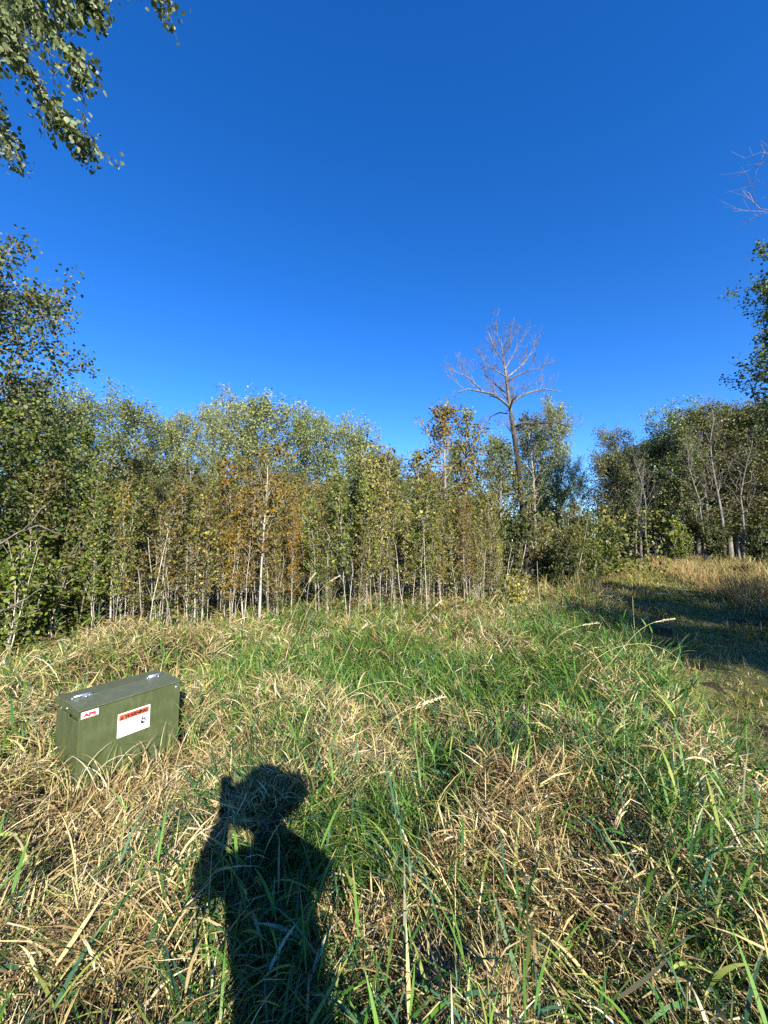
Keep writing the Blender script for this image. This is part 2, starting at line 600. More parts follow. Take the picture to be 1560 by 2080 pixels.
wts = np.stack([np.full(n, .30), np.full(n, .26), .20 - .1 * brown, .14 + .25 * brown, .10 + .2 * brown, np.full(n, .12)], 1)
A.add(V, q, blade_cols(n, per, STRAW, wts, rng, 0.22))
o = A.obj('dry_grass_litter', M_STRAW)
tag(o, 'matted dead straw lying between the standing grass', 'dry grass', kind='stuff')

# --- 2: long bent straw
A = Acc()
x, y, d = scatter(24000, rng, 0.5, 12, 0.4)
g = greenness(x, y)
m = keep_mask(x, y, rng) & (rng.random(len(x)) < (0.95 - 0.6 * smooth(0.0, 1.2, g)) * (1 - .3 * smooth(2.2, 4, y))) & (y < front_y(x) + 2)
m &= ~(before_box(x, y) & (rng.random(len(x)) < 0.85))
x, y, d, g = x[m], y[m], d[m], g[m]
n = len(x)
hz = H(x, y)
flow = fbm(x + 70, y + 11, 0.7, 2) * 3 * PI
az = flow + rng.normal(0, 1.3, n)
sc = (np.maximum(d, 1.0) / 2.0) ** 0.42
bb = before_box(x, y)
L = (0.14 + 0.30 * rng.random(n) ** 1.6) * np.where(bb, 0.8, 1.0) * np.where(d < 1.3, 0.75, 1.0)
w = (0.0035 + 0.0085 * rng.random(n) ** 2) * sc
kink = np.where(rng.random(n) < 0.4, rng.uniform(0.5, 1.8, n), 0)
V, q, per = blades(np.stack([x, y, hz + rng.random(n) * 0.12], 1), az, L, w, rng.uniform(0.15, 1.0, n), rng.uniform(0.6, 2.1, n), 5, rng.uniform(-0.9, 0.9, n), floor=hz + 0.03, kink=kink)
brown = smooth(0.45, 0.62, fbm(x + 31, y + 7, 1.1, 2))
wts = np.stack([np.full(n, .32), np.full(n, .24), .28 - .15 * brown, .1 + .15 * brown, .04 + .12 * brown, np.full(n, .14)], 1)
A.add(V, q, blade_cols(n, per, STRAW, wts, rng, 0.15))
o = A.obj('dry_grass', M_STRAW, smooth_shade=True)
tag(o, 'long bleached grass blades bent over in the field', 'dry grass', kind='stuff')

# --- 3: green blades
A = Acc()
x, y, d = scatter(175000, rng, 0.5, 13, 0.38)
g = greenness(x, y)
pr = (0.20 + 0.34 * smooth(2.2, 4, y)) + 0.7 * smooth(-0.1, 1.5, g)
m = keep_mask(x, y, rng) & (rng.random(len(x)) < pr) & (y < front_y(x) + 2.5)
m &= ~(before_box(x, y) & (rng.random(len(x)) < 0.88))
x, y, d, g = x[m], y[m], d[m], g[m]
n = len(x)
print('green blades', n)
hz = H(x, y)
flow = fbm(x + 20, y + 31, 0.6, 2) * 3 * PI
dpp, sdd = path_dist(x, y)
az = flow + rng.normal(0, 1.0, n)
lean_r = smooth(2.2, 1.2, dpp) * (sdd < 0)
az = np.where(rng.random(n) < lean_r * 0.85, rng.normal(-0.25, 0.5, n), az)
sc = (np.maximum(d, 1.0) / 2.0) ** 0.42
L = (0.12 + 0.22 * rng.random(n) ** 1.3) * (0.75 + 0.4 * smooth(0, 1.4, g)) * (0.55 + 0.45 * smooth(PW * .9, PW + 1.0, dpp)) * (0.7 + 0.3 * smooth(0.8, 2.0, d)) * (1 + 0.15 * smooth(2.0, 5, d))
L *= np.where(before_box(x, y), 0.6, 1.0)
w = (0.0028 + 0.0065 * rng.random(n) ** 1.9) * sc
tallz = 0.02 + rng.random(n) * 0.16
V, q, per = blades(np.stack([x, y, hz + tallz], 1), az, L, w, rng.uniform(0.1, 1.15, n), rng.uniform(0.3, 2.0, n), 4, rng.uniform(-0.9, 0.9, n), floor=hz + 0.03)
vivid = smooth(0.3, 1.4, g)
blue = smooth(4.5, 2.0, y)
wts = np.stack([.22 + .2 * vivid, np.full(n, .18), .2 + .25 * vivid, .06 + .22 * blue, .38 - .26 * vivid, .10 + 0 * vivid], 1)
A.add(V, q, blade_cols(n, per, GREENS, wts, rng, 0.25, tipc=(0.4, 0.33, 0.14)))

# --- 4: leafy reed stems
x, y, d = scatter(1900, rng, 0.8, 10, 0.2)
g = greenness(x, y)
m = keep_mask(x, y, rng) & (rng.random(len(x)) < 0.25 + 0.6 * smooth(0, 1.0, g)) & ~before_box(x, y) & (y < front_y(x) + 1)
x, y, d = x[m], y[m], d[m]
n = len(x)
hz = H(x, y)
az = rng.uniform(0, 2 * PI, n)
Ls = rng.uniform(0.3, 0.6, n) * (0.65 + 0.35 * smooth(1.0, 2.5, d))
t0, bd = rng.uniform(0.02, 0.5, n), rng.uniform(0.0, 0.7, n)
sc = (np.maximum(d, 1.0) / 2.0) ** 0.4
V, q, per = blades(np.stack([x, y, hz + 0.02], 1), az, Ls, 0.004 * sc, t0, bd, 6, rng.uniform(-.5, .5, n), prof='stalk')
A.add(V, q, blade_cols(n, per, GREENS, [.4, .1, .2, .1, .3, 0], rng, 0.15))
C = V.reshape(n, 7, 2, 3).mean(2)
for k in range(1, 7):
    P = C[:, k]
    na = az + (k % 2) * PI + rng.normal(0, 0.5, n) + 1.2
    V2, q2, per2 = blades(P, na, rng.uniform(0.12, 0.26, n), rng.uniform(0.006, 0.013, n) * sc, rng.uniform(0.5, 1.0, n), rng.uniform(0.3, 1.3, n), 4, rng.uniform(-0.4, 0.4, n))
    A.add(V2, q2, blade_cols(n, per2, GREENS, [.3, .18, .25, .2, .12, .05], rng, 0.2, tipc=(0.45, 0.36, 0.16)))
x, y, d = scatter(3400, rng, 0.5, 4.2, 0.6)
g = greenness(x, y)
m = keep_mask(x, y, rng) & (rng.random(len(x)) < 0.3 + 0.5 * smooth(-.3, 1.0, g)) & ~before_box(x, y)
x, y, d = x[m], y[m], d[m]
n = len(x)
hz = H(x, y)
V, q, per = blades(np.stack([x, y, hz + rng.uniform(.08, .3, n)], 1), rng.uniform(0, 2 * PI, n), rng.uniform(.09, .27, n), rng.uniform(.008, .0155, n), rng.uniform(.2, 1.4, n), rng.uniform(-.2, 1.5, n), 6, rng.uniform(-.9, .9, n), floor=hz + .04)
A.add(V, q, blade_cols(n, per, GREENS + STRAW[:3], [.2, .15, .2, .3, .12, .05, .08, .05, .1], rng, 0.2, tipc=(0.5, 0.4, 0.2)))
# tall tussocks at the lower left of the photographer's shadow and along the near edge
for cu_, cv_, nn_, rad_, hl in ((470, 2010, 170, .16, .42), (600, 2075, 70, .10, .36), (1500, 2000, 160, .2, .38), (1100, 2060, 90, .15, .3), (640, 1590, 260, .2, .46), (580, 1660, 300, .2, .50), (500, 1610, 320, .2, .48), (560, 1760, 200, .15, .44),
                                (870, 1540, 520, .32, .42), (1000, 1560, 520, .30, .44), (1440, 1480, 420, .40, .42), (1380, 1420, 260, .4, .40), (1290, 1310, 260, .6, .5), (800, 1640, 200, .2, .4), (790, 1330, 420, .8, .36), (950, 1390, 260, .6, .36), (1250, 1600, 260, .3, .4)):
    cx, cy = on_ground(cu_, cv_, .25)
    x = cx + rng.normal(0, rad_ * .6, nn_)
    y = cy + rng.normal(0, rad_ * .6, nn_)
    az = np.arctan2(y - cy, x - cx) + rng.normal(0, .7, nn_)
    V, q, per = blades(np.stack([x, y, H(x, y)], 1), az, hl * rng.uniform(.5, 1.15, nn_), rng.uniform(.004, .010, nn_) * max(1, cy / 4), rng.uniform(0, .6, nn_), rng.uniform(.6, 2.1, nn_), 6, rng.uniform(-.7, .7, nn_))
    A.add(V, q, blade_cols(nn_, per, SHADE_GREENS if cu_ in (870, 1000, 640, 580, 500, 560) else GREENS, [.3, .2, .2, .15, .06, .1], rng, 0.2, tipc=(0.45, 0.36, 0.16)))
o = A.obj('green_grass', M_GRASS, smooth_shade=True)
tag(o, 'green reed grass growing up through the straw', 'grass', kind='stuff')

# --- 5: low turf of the track, and rough grass of the far side and the field beyond
EVEN_ = [.25, .2, .2, .2, .15]
A = Acc()
n = 66000
t = .12 + .88 * rng.random(n) ** 2.0
ii = (t * (len(pts) - 1)).astype(int)
off = rng.uniform(-1.25, 1.25, n) * PW
x = pts[ii, 0] + nr[ii, 0] * off + rng.normal(0, .1, n)
y = pts[ii, 1] + nr[ii, 1] * off + rng.normal(0, .1, n)
d = np.hypot(x, y)
m = (d > 1.2) & (y > -1)
x, y, d = x[m], y[m], d[m]
n = len(x)
hz = H(x, y)
sc = (np.maximum(d, 2) / 3.0) ** 0.7
g = smooth(.3, .7, fbm(x, y, 1.3, 3))
V, q, per = blades(np.stack([x, y, hz], 1), rng.uniform(0, 2 * PI, n), rng.uniform(0.03, 0.10, n) * (.5 + 1.1 * smooth(.35, .7, fbm(x, y, 3.5, 2))) * sc ** 0.6, rng.uniform(0.004, 0.0085, n) * sc, rng.uniform(0.3, 1.45, n), rng.uniform(0, 0.9, n), 2, rng.uniform(-.9, .9, n), floor=hz + 0.014)
wts = np.stack([.15 + .9 * g, .3 * g, .2 + 0 * g, .7 * (1 - g), .4 * (1 - g), .25 + 0 * g], 1)
A.add(V, q, blade_cols(n, per, [(0.17, 0.20, 0.04), (0.09, 0.13, 0.03), (0.28, 0.28, 0.07), (0.48, 0.38, 0.18), (0.26, 0.18, 0.08), (0.36, 0.32, 0.10)], wts, rng, 0.2))
k_ = smooth(.52, .75, fbm(x + 50, y, 1.7, 2)) * smooth(1.6, 1.0, np.abs(off[m] if len(off) != n else off)) 
sel = rng.random(n) < .22 * k_
nt_ = int(sel.sum())
V, q, per = blades(np.stack([x[sel], y[sel], hz[sel]], 1), rng.uniform(0, 2 * PI, nt_), rng.uniform(.08, .22, nt_), rng.uniform(.004, .007, nt_) * sc[sel], rng.uniform(.1, 1.0, nt_), rng.uniform(.3, 1.6, nt_), 3, rng.uniform(-.9, .9, nt_), floor=hz[sel] + .014)
A.add(V, q, blade_cols(nt_, per, [(0.17, 0.20, 0.04), (0.09, 0.13, 0.03), (0.28, 0.28, 0.07), (0.48, 0.38, 0.18), (0.30, 0.21, 0.09), (0.36, 0.32, 0.10)], EVEN_ + [.15], rng, .2))
o = A.obj('short_turf', M_GRASS)
tag(o, 'low mossy turf and straw bits covering the mown track', 'grass', kind='stuff')

A = Acc()
n = 62000
x = rng.uniform(4, 36, n)
y = rng.uniform(2.5, 33, n)
m = (rng.random(n) < (9 / np.maximum(np.hypot(x, y), 9)) ** 0.8) & (x < y * 1.35 + 2.5)
x, y = x[m], y[m]
dpp, sdd = path_dist(x, y)
left = (sdd < 0)
m = (dpp > PW * (1.0 + .3 * smooth(10, 14, y))) & (~left | (y > front_y(x) - 1.0) | (y > 9))
x, y, dpp, left = x[m], y[m], dpp[m], left[m]
n = len(x)
d = np.hypot(x, y)
hz = H(x, y)
sc = (d / 6.0) ** 0.6
patch = fbm(x + 3, y + 8, 0.5, 3)
L = rng.uniform(0.25, 0.75, n) * (0.8 + 0.35 * smooth(PW, PW + 1.2, dpp)) * (0.55 + 0.9 * patch)
V, q, per = blades(np.stack([x, y, hz], 1), rng.uniform(0, 2 * PI, n), L, rng.uniform(0.006, 0.012, n) * sc, rng.uniform(0.0, 0.6, n), rng.uniform(0.1, 1.6, n), 3, rng.uniform(-.9, .9, n), floor=hz + 0.02)
wts = np.stack([.55 * np.ones(n), .35 * np.ones(n), .25 * np.ones(n), .25 + .6 * (patch < .45), .1 + .9 * (patch > .55), .2 + .6 * (patch > .6)], 1)
A.add(V, q, blade_cols(n, per, [(0.50, 0.40, 0.18), (0.38, 0.27, 0.12), (0.58, 0.48, 0.26), (0.24, 0.15, 0.08), (0.13, 0.19, 0.05), (0.26, 0.27, 0.08)], wts, rng, 0.2))
# the tall verge right of the track, and the shaded bank left of it
n = 34000
t = .22 + .7 * rng.random(n) ** 1.3
ii = (t * (len(pts) - 1)).astype(int)
sd_ = np.where(rng.random(n) < .72, 1, -1)
off = sd_ * (PW * np.where(sd_ > 0, 1.02, 1.25) + rng.random(n) ** 1.4 * 3.4)
x = pts[ii, 0] + nr[ii, 0] * off + rng.normal(0, .15, n)
y = pts[ii, 1] + nr[ii, 1] * off + rng.normal(0, .15, n)
d = np.hypot(x, y)
m = (y > 4) & ((sd_ > 0) | ((d > 7) & (y < 17) & (y < front_y(x) + 1))) & (x < y * 1.3 + 2.5)
x, y, d, sd_ = x[m], y[m], d[m], sd_[m]
n = len(x)
hz = H(x, y)
patch = smooth(.3, .7, fbm(x + 3, y + 8, .8, 3))
V, q, per = blades(np.stack([x, y, hz], 1), rng.uniform(0, 2 * PI, n), rng.uniform(.35, .85, n) * (.5 + .6 * patch) * np.where(sd_ > 0, 1, .55), rng.uniform(.004, .009, n) * (d / 6) ** .5, rng.uniform(0, .55, n), rng.uniform(.2, 1.7, n), 4, rng.uniform(-.9, .9, n), floor=hz + .02)
A.add(V, q, blade_cols(n, per, [(0.46, 0.34, 0.15), (0.34, 0.21, 0.09), (0.56, 0.46, 0.24), (0.22, 0.13, 0.06), (0.12, 0.18, 0.045), (0.24, 0.26, 0.07)], np.where(sd_[:, None] > 0, [[.3, .25, .2, .15, .05, .05]], [[.1, .15, .05, .1, .35, .25]]), rng, .2))
o = A.obj('golden_field_grass', M_STRAW)
tag(o, 'golden rough grass on the far side of the mown track', 'dry grass', kind='stuff')


# ------------------------------------------------------------------ tubes, leaves, trees
def tube(acc_v, acc_f, pts_, rad, sides, n0):
    P = np.asarray(pts_, float)
    k = len(P)
    T = np.gradient(P, axis=0)
    T /= np.linalg.norm(T, axis=1)[:, None] + 1e-9
    ref = np.array([0.0, 0.0, 1.0]) if abs(T[0, 2]) < 0.8 else np.array([1.0, 0, 0])
    U = np.cross(T, ref)
    U /= np.linalg.norm(U, axis=1)[:, None] + 1e-9
    W = np.cross(T, U)
    a = np.arange(sides) * 2 * PI / sides
    ring = U[:, None, :] * np.cos(a)[None, :, None] + W[:, None, :] * np.sin(a)[None, :, None]
    V = P[:, None, :] + ring * np.asarray(rad)[:, None, None]
    acc_v.append(V.reshape(-1, 3))
    i = np.arange(k - 1)[:, None] * sides
    j = np.arange(sides)[None, :]
    jn = (j + 1) % sides
    q = np.stack([i + j, i + jn, i + sides + jn, i + sides + j], 2).reshape(-1, 4) + n0
    acc_f.append(q)
    return n0 + k * sides


class Wood:
    def __init__(self):
        self.v, self.f, self.n = [], [], 0

    def add(self, P, rad, sides=5):
        self.n = tube(self.v, self.f, P, rad, sides, self.n)

    def obj(self, name, mat, parent=None):
        return build(name, np.concatenate(self.v), [np.concatenate(self.f)], mat, parent, smooth_shade=True)


ROUND = np.array([(0, 0, 0), (.30, .13, .035), (.46, .42, .05), (.33, .74, .035), (0, 1.06, -.03), (-.33, .74, .035), (-.46, .42, .05), (-.30, .13, .035)], float)
ROUND_F = [np.array([[0, 1, 2, 3, 4], [0, 4, 5, 6, 7]])]
KITE = np.array([(0, 0, 0), (.42, .48, .05), (0, 1.0, 0), (-.42, .48, .05)], float)
KITE_F = [np.array([[0, 1, 2, 3]])]
SLIM = np.array([(0, 0, 0), (.17, .35, .03), (.13, .7, .02), (0, 1.1, -.05), (-.13, .7, .02), (-.17, .35, .03)], float)
SLIM_F = [np.array([[0, 1, 2, 3], [0, 3, 4, 5]])]


def leaves(P, size, cols, rng, tmpl=KITE, tf=KITE_F, droop=0.5, up=0.35):
    n = len(P)
    ydir = rng.normal(0, 1, (n, 3))
    ydir[:, 2] -= droop * 1.5
    ydir /= np.linalg.norm(ydir, axis=1)[:, None]
    nz = rng.normal(0, 1, (n, 3))
    nz[:, 2] += up * 2
    xd = np.cross(ydir, nz)
    xd /= np.linalg.norm(xd, axis=1)[:, None] + 1e-9
    zd = np.cross(xd, ydir)
    V = (P[:, None, :] + (tmpl[None, :, 0:1] * xd[:, None, :] + tmpl[None, :, 1:2] * ydir[:, None, :] + tmpl[None, :, 2:3] * zd[:, None, :]) * size[:, None, None])
    k = len(tmpl)
    base = (np.arange(n) * k)[:, None, None]
    F = [(base + f[None]).reshape(-1, f.shape[1]) for f in tf]
    C = np.repeat(cols, k, 0)
    return V.reshape(-1, 3), F, C


def pick(pal, wts, n, rng, jit=0.25):
    pal = np.array(pal, float)
    wts = np.array(wts, float)
    idx = rng.choice(len(pal), n, p=wts / wts.sum())
    return pal[idx] * (1 + (rng.random((n, 1)) - .5) * 2 * jit) * 0.70


def grow(rng, h, r0, base, cr, nb, ntw, prof, lean=(0, 0), up=(0.5, 1.0), wob=0.05, sides=6, tw_len=0.32, droop=0.0, fork=0, r_top=0.12):
    """trunk, branches and twigs; returns wood lists and leaf anchors"""
    W = Wood()
    anchors, weights = [], []
    k = 9
    t = np.linspace(0, 1, k)
    wx, wy = np.cumsum(rng.normal(0, wob * h * 0.12, k)), np.cumsum(rng.normal(0, wob * h * 0.12, k))
    wx[0] = wy[0] = 0
    T = np.stack([lean[0] * h * t + wx * t, lean[1] * h * t + wy * t, h * t], 1)
    W.add(T, r0 * (1 - (1 - r_top) * t ** 0.85), sides)
    for i in range(nb):
        tt = base + (0.97 - base) * (i + rng.random()) / nb
        p0 = np.array([np.interp(tt, t, T[:, j]) for j in range(3)])
        a = i * 2.4 + rng.normal(0, 0.5)
        L = cr * prof((tt - base) / (1 - base)) * rng.uniform(0.7, 1.25)
        el = rng.uniform(*up)
        m = 5
        s = np.linspace(0, 1, m)
        e = el + (0.35 - droop) * s
        dr = np.stack([np.cos(a) * np.cos(e), np.sin(a) * np.cos(e), np.sin(e)], 1)
        B = p0 + np.concatenate([[np.zeros(3)], np.cumsum(dr[1:] * L / (m - 1), 0)]) + np.concatenate([[np.zeros(3)], rng.normal(0, 0.05 * L, (m - 1, 3))])
        rb = max(r0 * 0.35 * (1 - tt * 0.6), 0.004)
        W.add(B, np.linspace(rb, rb * 0.25, m), 4)
        for j in range(ntw):
            s0 = rng.uniform(0.25, 1.0)
            q0 = np.array([np.interp(s0, s, B[:, c]) for c in range(3)])
            da = rng.normal(0, 1, 3)
            da[2] += 0.35 - droop * 2
            da = da / np.linalg.norm(da) + dr[2] * 0.7
            da /= np.linalg.norm(da)
            l2 = tw_len * L * rng.uniform(0.6, 1.3)
            mid = q0 + da * l2 * 0.5 + rng.normal(0, 0.05 * l2, 3)
            end = q0 + da * l2 + np.array([0, 0, -0.12 * l2 * (1 + droop * 3)])
            W.add(np.array([q0, mid, end]), [rb * 0.3, rb * 0.2, rb * 0.08], 3)
            anchors.append((q0, mid, end))
    return W, np.array(anchors), T


def leafed(anc, n, spread, rng):
    i = rng.integers(0, len(anc), n)
    s = rng.random(n) ** 0.7
    a, b, c = anc[i, 0], anc[i, 1], anc[i, 2]
    s = s[:, None]
    P = (1 - s) ** 2 * a + 2 * s * (1 - s) * b + s * s * c
    return P + rng.normal(0, spread, (n, 3))


OVAL = lambda s: max(0.15, math.sin(PI * min(1, 0.12 + 0.86 * s)) ** 0.6)
CONE = lambda s: 0.25 + 0.75 * (1 - s) ** 0.8
COLUMN = lambda s: 0.9 - 0.5 * s ** 3


def make_tree(name, rng, h, r0, base, cr, nb, ntw, prof, nleaf, lsize, pal, wts, bark, leafmat=M_LEAF, tmpl=KITE, tf=KITE_F, spread=0.12, part_leaves=0, leaf_up=.35, **kw):
    root = empty(name)
    W, anc, T = grow(rng, h, r0, base, cr, nb, ntw, prof, **kw)
    W.obj('trunk', bark, root)
    if nleaf:
        P = leafed(anc, nleaf, spread, rng)
        V, F, C = leaves(P, lsize * rng.uniform(0.6, 1.25, nleaf), pick(pal, wts, nleaf, rng), rng, tmpl, tf, up=leaf_up)
        f = build('foliage', V, F, leafmat, root, C)
        f['kind'] = 'stuff'
    return root


# palettes
P_POPLAR = [(0.25, 0.29, 0.11), (0.32, 0.345, 0.155), (0.15, 0.19, 0.07), (0.40, 0.42, 0.23), (0.40, 0.37, 0.16)]
W_POPLAR = [.35, .25, .25, .1, .05]
P_OLIVE = [(0.15, 0.145, 0.05), (0.19, 0.165, 0.065), (0.10, 0.12, 0.04), (0.26, 0.23, 0.09), (0.12, 0.085, 0.04)]
W_OLIVE = [.3, .25, .2, .15, .1]
P_BROWN = [(0.21, 0.16, 0.06), (0.27, 0.21, 0.08), (0.13, 0.12, 0.04), (0.30, 0.19, 0.06), (0.13, 0.095, 0.045)]
P_ORANGE = [(0.30, 0.19, 0.05), (0.25, 0.13, 0.04), (0.30, 0.24, 0.07), (0.15, 0.13, 0.045), (0.17, 0.11, 0.035)]
P_GREEN = [(0.12, 0.16, 0.035), (0.08, 0.12, 0.03), (0.18, 0.21, 0.055), (0.28, 0.29, 0.09), (0.14, 0.14, 0.045)]
P_YELLOW = [(0.42, 0.37, 0.12), (0.30, 0.29, 0.09), (0.13, 0.14, 0.045), (0.20, 0.19, 0.06), (0.50, 0.45, 0.20)]
P_DARK = [(0.055, 0.08, 0.028), (0.08, 0.10, 0.035), (0.04, 0.06, 0.02), (0.12, 0.12, 0.045), (0.10, 0.075, 0.035)]  # darkest leaf tones; at the wood's foot they stand in for shade
EVEN = [.3, .25, .2, .15, .1]


def height_to(v, y):
    d = ray(780, v)
    return CAMZ + d[2] / d[1] * y


def ux(u, v, y):
    return at(u, v, y)[0]


# ---- background poplars
bg_protos = []
for k in range(5):
    rr = np.random.default_rng(100 + k)
    pr = make_tree('poplar_tree', rr, 10, 0.16, 0.24, 2.5 + 0.3 * (k % 3), 54, 9, (lambda s: max(.2, math.sin(PI * min(1, .2 + .72 * s)) ** .5)), 13500, 0.115, P_POPLAR, W_POPLAR, M_BARK_DIM,
                   spread=0.16, up=(0.45, 1.0), tw_len=0.36)
    bg_protos.append(pr)
dk_protos = []
for k in range(3):
    rr = np.random.default_rng(140 + k)
    dk_protos.append(make_tree('birch_tree', rr, 10, 0.14, 0.16, 2.6, 50, 9, OVAL, 11000, 0.11, P_OLIVE, [.3, .2, .3, .1, .1], M_BARK_DIM, spread=0.18, up=(0.3, 0.95), tw_len=0.38))
used = set()


def put(proto, x, y, hh, rz=0.0, wide=1.0, protoh=10.0, tilt=(0, 0), **tags):
    s = hh / protoh
    z = float(H(x, y)) - 0.03
    sw = s * wide
    if id(proto) not in used:
        used.add(id(proto))
        o = place(proto, (x, y, z), rz, (sw, sw, s), tilt)
    else:
        o = copy_tree(proto, (x, y, z), rz, (sw, sw, s), tilt)
    tag(o, **tags)
    return o


ORD = ['first', 'second', 'third', 'fourth', 'fifth', 'sixth', 'seventh', 'eighth', 'ninth', 'tenth', 'eleventh', 'twelfth', 'thirteenth', 'fourteenth', 'fifteenth']
sky = [(30, 800, 24, 1.0), (110, 812, 25, 1.0), (190, 822, 27, 1.0), (268, 828, 25, 1.1), (330, 860, 29, .9), (382, 848, 28, .8), (430, 836, 30, .6), (478, 832, 27, .9), (540, 822, 25, 1.1),
       (600, 852, 28, .8), (642, 848, 26, .8), (704, 865, 25, 0.9), (752, 905, 25, .8), (795, 925, 24, .8)]
rr = np.random.default_rng(5)
for i, (u, v, yy, wd) in enumerate(sky):
    hh = height_to(v + 14, yy)
    put(bg_protos[i % 5], ux(u, 1000, yy), yy, hh, rr.uniform(0, 6), wd * 1.05, label=f'tall pale green poplar behind the sapling thicket, {ORD[i]} crown along the left skyline',
        cat='tree', group='poplars on the skyline behind the thicket')
# second, lower row that closes the gaps
for i in range(13):
    u = 20 + i * 66 + rr.uniform(-15, 15)
    yy = rr.uniform(17, 21)
    put(dk_protos[i % 3], ux(u, 1000, yy), yy, height_to(rr.uniform(960, 985) + max(0, u - 600) * 0.1, yy), rr.uniform(0, 6), 1.15,
        label='lower olive birch filling the gap between saplings and skyline poplars', cat='tree', group='olive birches behind the thicket')
# ---- right of the dead tree
mid = [(1128, 848, 20, .62, 0, 'rounded grey green poplar just right of the dead tree'),
       (1085, 890, 21, .7, 1, 'grey green poplar directly behind the dead tree trunk'),
       (1165, 960, 19, .6, 2, 'low poplar at the edge of the gap where the track leaves'),
       (1010, 905, 19, .7, 3, 'green poplar between the yellow birch and the dead tree'),
       (930, 925, 22, .8, 4, 'hazy green poplar seen through the yellow birch'),
       (860, 960, 22, .8, 0, 'low green poplar seen between the thicket and the yellow birch')]
for u, v, yy, wd, k, lb in mid:
    put(bg_protos[k], ux(u, 1000, yy), yy, height_to(v, yy), rr.uniform(0, 6), wd, label=lb, cat='tree')
# ---- wood across the track
rw = [(1325, 925, 34.5, 1.2), (1410, 870, 34, 1.3), (1475, 850, 33.5, 1.3), (1545, 840, 33, 1.3), (1270, 930, 36, .9), (1250, 885, 34, .85), (1295, 930, 33, .8), (1345, 905, 33, .9), (1385, 862, 31, 1.0), (1432, 838, 30, 1.0), (1490, 834, 31, 1.0), (1535, 842, 29, 1.0), (1590, 825, 28, 1.0)]
for i, (u, v, yy, wd) in enumerate(rw):
    P_ = bg_protos[(i * 2) % 5] if i in (6, 8) else dk_protos[i % 3]
    put(P_, ux(u, 1000, yy), yy, height_to(v, yy), rr.uniform(0, 6), wd * 1.1, label=f'tall leafy birch in the wood across the track, {ORD[i]} crown of the row',
        cat='tree', group='birches in the wood across the track')
for i in range(12):
    u = 1240 + i * 31 + rr.uniform(-8, 8)
    yy = rr.uniform(36, 38)
    put(dk_protos[(i + 1) % 3], ux(u, 1000, yy), yy, height_to(rr.uniform(900, 960), yy), rr.uniform(0, 6), 1.4,
        label='low dark birch on the shaded edge of the wood across the track', cat='tree', group='low birches on the edge of the wood across the track')
for i in range(14):
    a = rr.uniform(-1.1, 1.1)
    if .42 < a < .58:
        a += .2
    rd = rr.uniform(42, 60)
    put(bg_protos[i % 5], rd * math.sin(a), rd * math.cos(a), rr.uniform(8, 10), rr.uniform(0, 6), 1.5,
        label='distant poplar closing the view behind the nearer trees', cat='tree', group='distant poplars behind the nearer trees')

# ---- bare birches in the wood across the track
def bare_tree(name, rng, h, r0, base, cr, nb, ntw, bark, twigs2=3, **kw):
    root = empty(name)
    W, anc, T = grow(rng, h, r0, base, cr, nb, ntw, OVAL, **kw)
    W.obj('trunk', bark, root)
    W2 = Wood()
    for (a_, b_, c_) in anc:
        for k in range(twigs2):
            s = rng.uniform(0.2, 1)
            p = a_ * (1 - s) + c_ * s
            dd = (c_ - a_) / (np.linalg.norm(c_ - a_) + 1e-6) + rng.normal(0, 0.6, 3) + np.array([0, 0, .3])
            dd /= np.linalg.norm(dd)
            l = np.linalg.norm(c_ - a_) * rng.uniform(.35, .8)
            W2.add(np.array([p, p + dd * l * .5, p + dd * l + rng.normal(0, .04 * l, 3)]), [0.0045, 0.003, 0.0012], 3)
    W2.obj('twigs', M_DEAD_TWIG, root)['kind'] = 'stuff'
    return root


bares = [(1462, 800, 27, 'leafless pale birch rising above the wood beside the right edge'), (1425, 880, 27.5, 'leafless birch with crooked white limbs in front of the wood'),
         (1310, 910, 29, 'thin leafless birch standing where the wood meets the gap'), (1285, 935, 30, 'white trunked bare birch leaning at the left end of the wood'),
         (1500, 870, 27, 'short dead birch with dark trunk close to the right edge')]
bp_ = [bare_tree('bare_birch', np.random.default_rng(60 + k), 10, 0.10, 0.25, 2.2, 17, 7, M_BARK_DIM, up=(0.5, 1.1), wob=0.16, lean=(0.06 - 0.05 * k, 0)) for k in range(2)]
for i, (u, v, yy, lb) in enumerate(bares):
    put(bp_[i % 2], ux(u, 1000, yy), yy, height_to(v, yy), i * 1.3, 1.0, label=lb, cat='tree', group='bare birches at the edge of the wood')

